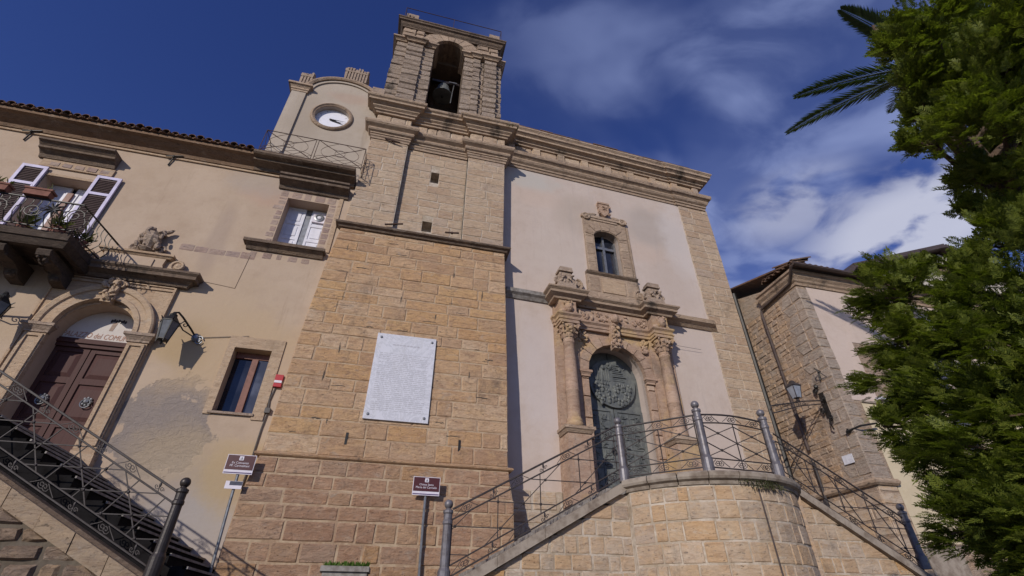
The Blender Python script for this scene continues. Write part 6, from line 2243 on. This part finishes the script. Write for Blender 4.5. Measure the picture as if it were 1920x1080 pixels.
def spray_template(seed):
    r = random.Random(seed)
    vs, fs = [], []

    def blade(p, q_, w):
        p, q_ = Vector(p), Vector(q_)
        d = q_ - p
        s_ = d.cross(Vector((0, 0, 1)))
        if s_.length < 1e-6:
            s_ = Vector((1, 0, 0))
        s_.normalize()
        m_ = p + d * .5
        o = len(vs)
        vs.extend([p - s_ * w * .5, p + s_ * w * .5, m_ + s_ * w + Vector((0, 0, .004)), q_, m_ - s_ * w + Vector((0, 0, .004))])
        fs.append((o, o + 1, o + 2, o + 3, o + 4))

    n = 8
    for i in range(n):
        t = i / n
        p = Vector((0, t * .26, -.05 * t * t))
        l = .13 * (1 - .55 * t) * r.uniform(.8, 1.15)
        for sg in (-1, 1):
            a = rad(r.uniform(38, 58))
            e = p + Vector((sg * math.sin(a) * l, math.cos(a) * l, r.uniform(-.03, .02)))
            blade(p, e, .0105)
            for k_ in (.45, .72):
                b_ = p.lerp(e, k_)
                for s2 in (-1, 1):
                    a2 = a * sg + s2 * rad(35)
                    blade(b_, b_ + Vector((math.sin(a2), math.cos(a2), r.uniform(-.1, .1))) * l * .42, .0075)
    blade((0, .24, -.045), (0, .34, -.07), .011)
    return np.array([tuple(v) for v in vs]), np.array(fs)


TPL = [spray_template(s_) for s_ in range(4)]


def foliage(name, mat, parent, places, **tags):
    """places: (N,3) positions, (N,3) directions, (N,) sizes -> one mesh of many flat sprays"""
    V, F, off = [], [], 0
    pos, dr, sz = places
    for i in range(len(pos)):
        tv, tf = TPL[i % 4]
        y = dr[i] / np.linalg.norm(dr[i])
        up = np.array([nr.normal(0, .45), nr.normal(0, .45), 1.0])
        x = np.cross(y, up)
        x /= np.linalg.norm(x) + 1e-9
        z = np.cross(x, y)
        R_ = np.stack([x, y, z])
        V.append((tv * sz[i]) @ R_ + pos[i])
        F.append(tf + off)
        off += len(tv)
    V, F = np.concatenate(V), np.concatenate(F)
    me = bpy.data.meshes.new(name)
    me.vertices.add(len(V))
    me.vertices.foreach_set('co', V.astype(np.float32).ravel())
    me.loops.add(F.size)
    me.loops.foreach_set('vertex_index', F.astype(np.int32).ravel())
    me.polygons.add(len(F))
    me.polygons.foreach_set('loop_start', np.arange(0, F.size, F.shape[1], dtype=np.int32))
    me.polygons.foreach_set('loop_total', np.full(len(F), F.shape[1], dtype=np.int32))
    me.update(calc_edges=True)
    me.materials.append(mat)
    o = bpy.data.objects.new(name, me)
    COL.objects.link(o)
    attach(o, parent)
    return tag(o, **tags)


tree = abs_thing('conifer_tree', 'large bushy green conifer filling the right edge', 'tree', tuple(near(TR)))
def place(x, y, z, r_):
    dx = .05 if z < 4.2 else .10
    k_ = .78 if r_ < .95 else .82
    if 3.8 < z < 5.3 and x > 6.35:
        k_, dx = .68, .24
    return (x + dx, y - dx * .8, z, r_ * k_)


allcl = [place(*c_) for c_ in CL]
for i in range(26):        # the rest of the crown, out of frame to the right and behind
    z = -.2 + 8.6 * i / 26 + nr.uniform(-.3, .3)
    a = nr.uniform(-2.2, 0.1)
    rr_ = nr.uniform(.5, 1.5) * (1 - max(0, z - 4) / 9)
    allcl.append((TR.x + .3 + rr_ * math.cos(a), TR.y + rr_ * math.sin(a), z, nr.uniform(.7, 1.0)))
pos, dr, sz = [], [], []
limb = MB()
for (cx, cy, cz, r_) in allcl:
    c = np.array((cx, cy, cz))
    axis = np.array((TR.x, TR.y, cz - .5))
    outw = c - axis
    outw /= np.linalg.norm(outw)
    n = int(740 * (r_ / .8) ** 2)
    sub = nr.normal(0, 1, (max(5, int(11 * r_)), 3))
    sub = sub / np.linalg.norm(sub, axis=1)[:, None] * r_ * nr.uniform(.35, .85, (len(sub), 1)) * np.array([1, 1, .8])
    for k_ in range(n):
        s_ = sub[nr.integers(len(sub))]
        p = c + s_ * .85 + nr.normal(0, 1, 3) * r_ * .15
        d_ = (p - c) / r_ * 1.0 + outw * .75 + np.array([0, 0, .25]) + nr.normal(0, .35, 3)
        pos.append(p)
        dr.append(d_)
        sz.append(nr.uniform(.4, .75))
    a_ = Vector((TR.x, TR.y, cz - .7))
    limb.tube([a_, a_.lerp(Vector(c), .5) + Vector((0, 0, .05)), Vector(c)], [.07, .045, .015], 6)
    for s_ in sub[:6]:
        limb.tube([Vector(c) - Vector(outw) * .3, Vector(c + s_ * .6), Vector(c + s_)], [.02, .013, .005], 4)
cp_ = np.array(CAMP)
foliage('crown', M_LEAF, tree, (cp_ + (np.array(pos) - cp_) * KT, np.array(dr), np.array(sz) * KT))
limb.xf(near).build('limbs', M_BARK, tree)
MB().tube([(7.9, -9.0, -2.5), (7.92, -9.0, 2), (7.95, -9.05, 6), (7.95, -9.1, 9.5)], [.26, .22, .14, .03], 10).xf(near).build('trunk', M_BARK, tree)

PCN = Vector((11.26, -8.37, 10.78))
palm = abs_thing('palm_tree', 'palm with long feathery fronds reaching out behind the conifer top', 'palm', (11.35, -8.37, -1.6))
MB().tube([(11.6, -8.5, -1.7), (11.5, -8.45, 4), (11.35, -8.4, 8.5), tuple(PCN + Vector((.05, 0, -.2)))], [.34, .27, .25, .3], 12).build('trunk', M_BARK, palm)
tips = [(9.50, -5.60, 11.17), (9.33, -6.35, 11.70), (9.30, -8.33, 12.46)]
for i in range(34):
    a = 2 * math.pi * i / 34
    if 1.2 < a < 4.2:
        continue
    e = U(-.3, .9)
    tips.append((PCN.x + 3.0 * math.cos(a) * math.cos(e), PCN.y + 3.0 * math.sin(a) * math.cos(e), PCN.z + 3.0 * math.sin(e) - .3))
for tip in tips:
    tip = Vector(tip)
    q = MB()
    d = tip - PCN
    L = d.length
    midp = PCN.lerp(tip, .5) + Vector((0, 0, .32))
    N = 22
    sp_ = []
    for i in range(N + 1):
        t = i / N
        sp_.append(PCN * (1 - t) ** 2 + midp * 2 * t * (1 - t) + tip * t * t)
    q.tube(sp_, [.035 * (1 - .85 * i / N) for i in range(N + 1)], 4)
    tot = 96
    for i in range(8, tot):
        t = i / tot
        k_ = t * N
        i0 = min(int(k_), N - 1)
        p = sp_[i0].lerp(sp_[i0 + 1], k_ - i0)
        ax = (sp_[i0 + 1] - sp_[i0]).normalized()
        sd = ax.cross(Vector((0, 0, 1))).normalized()
        upv = sd.cross(ax)
        l = .52 * math.sin(math.pi * (.16 + .80 * t)) ** .8
        for sg in (-1, 1):
            dv = (ax * .95 + sd * sg * .75 + upv * U(.05, .3)).normalized()
            e_ = p + dv * l * U(.88, 1.08) + Vector((0, 0, -.06 * l))
            w_ = dv.cross(upv).normalized() * .021
            m_ = p.lerp(e_, .45)
            q.add([p, m_ + w_, e_, m_ - w_], [(0, 1, 2, 3)])
    q.build('frond', M_PALM, palm)
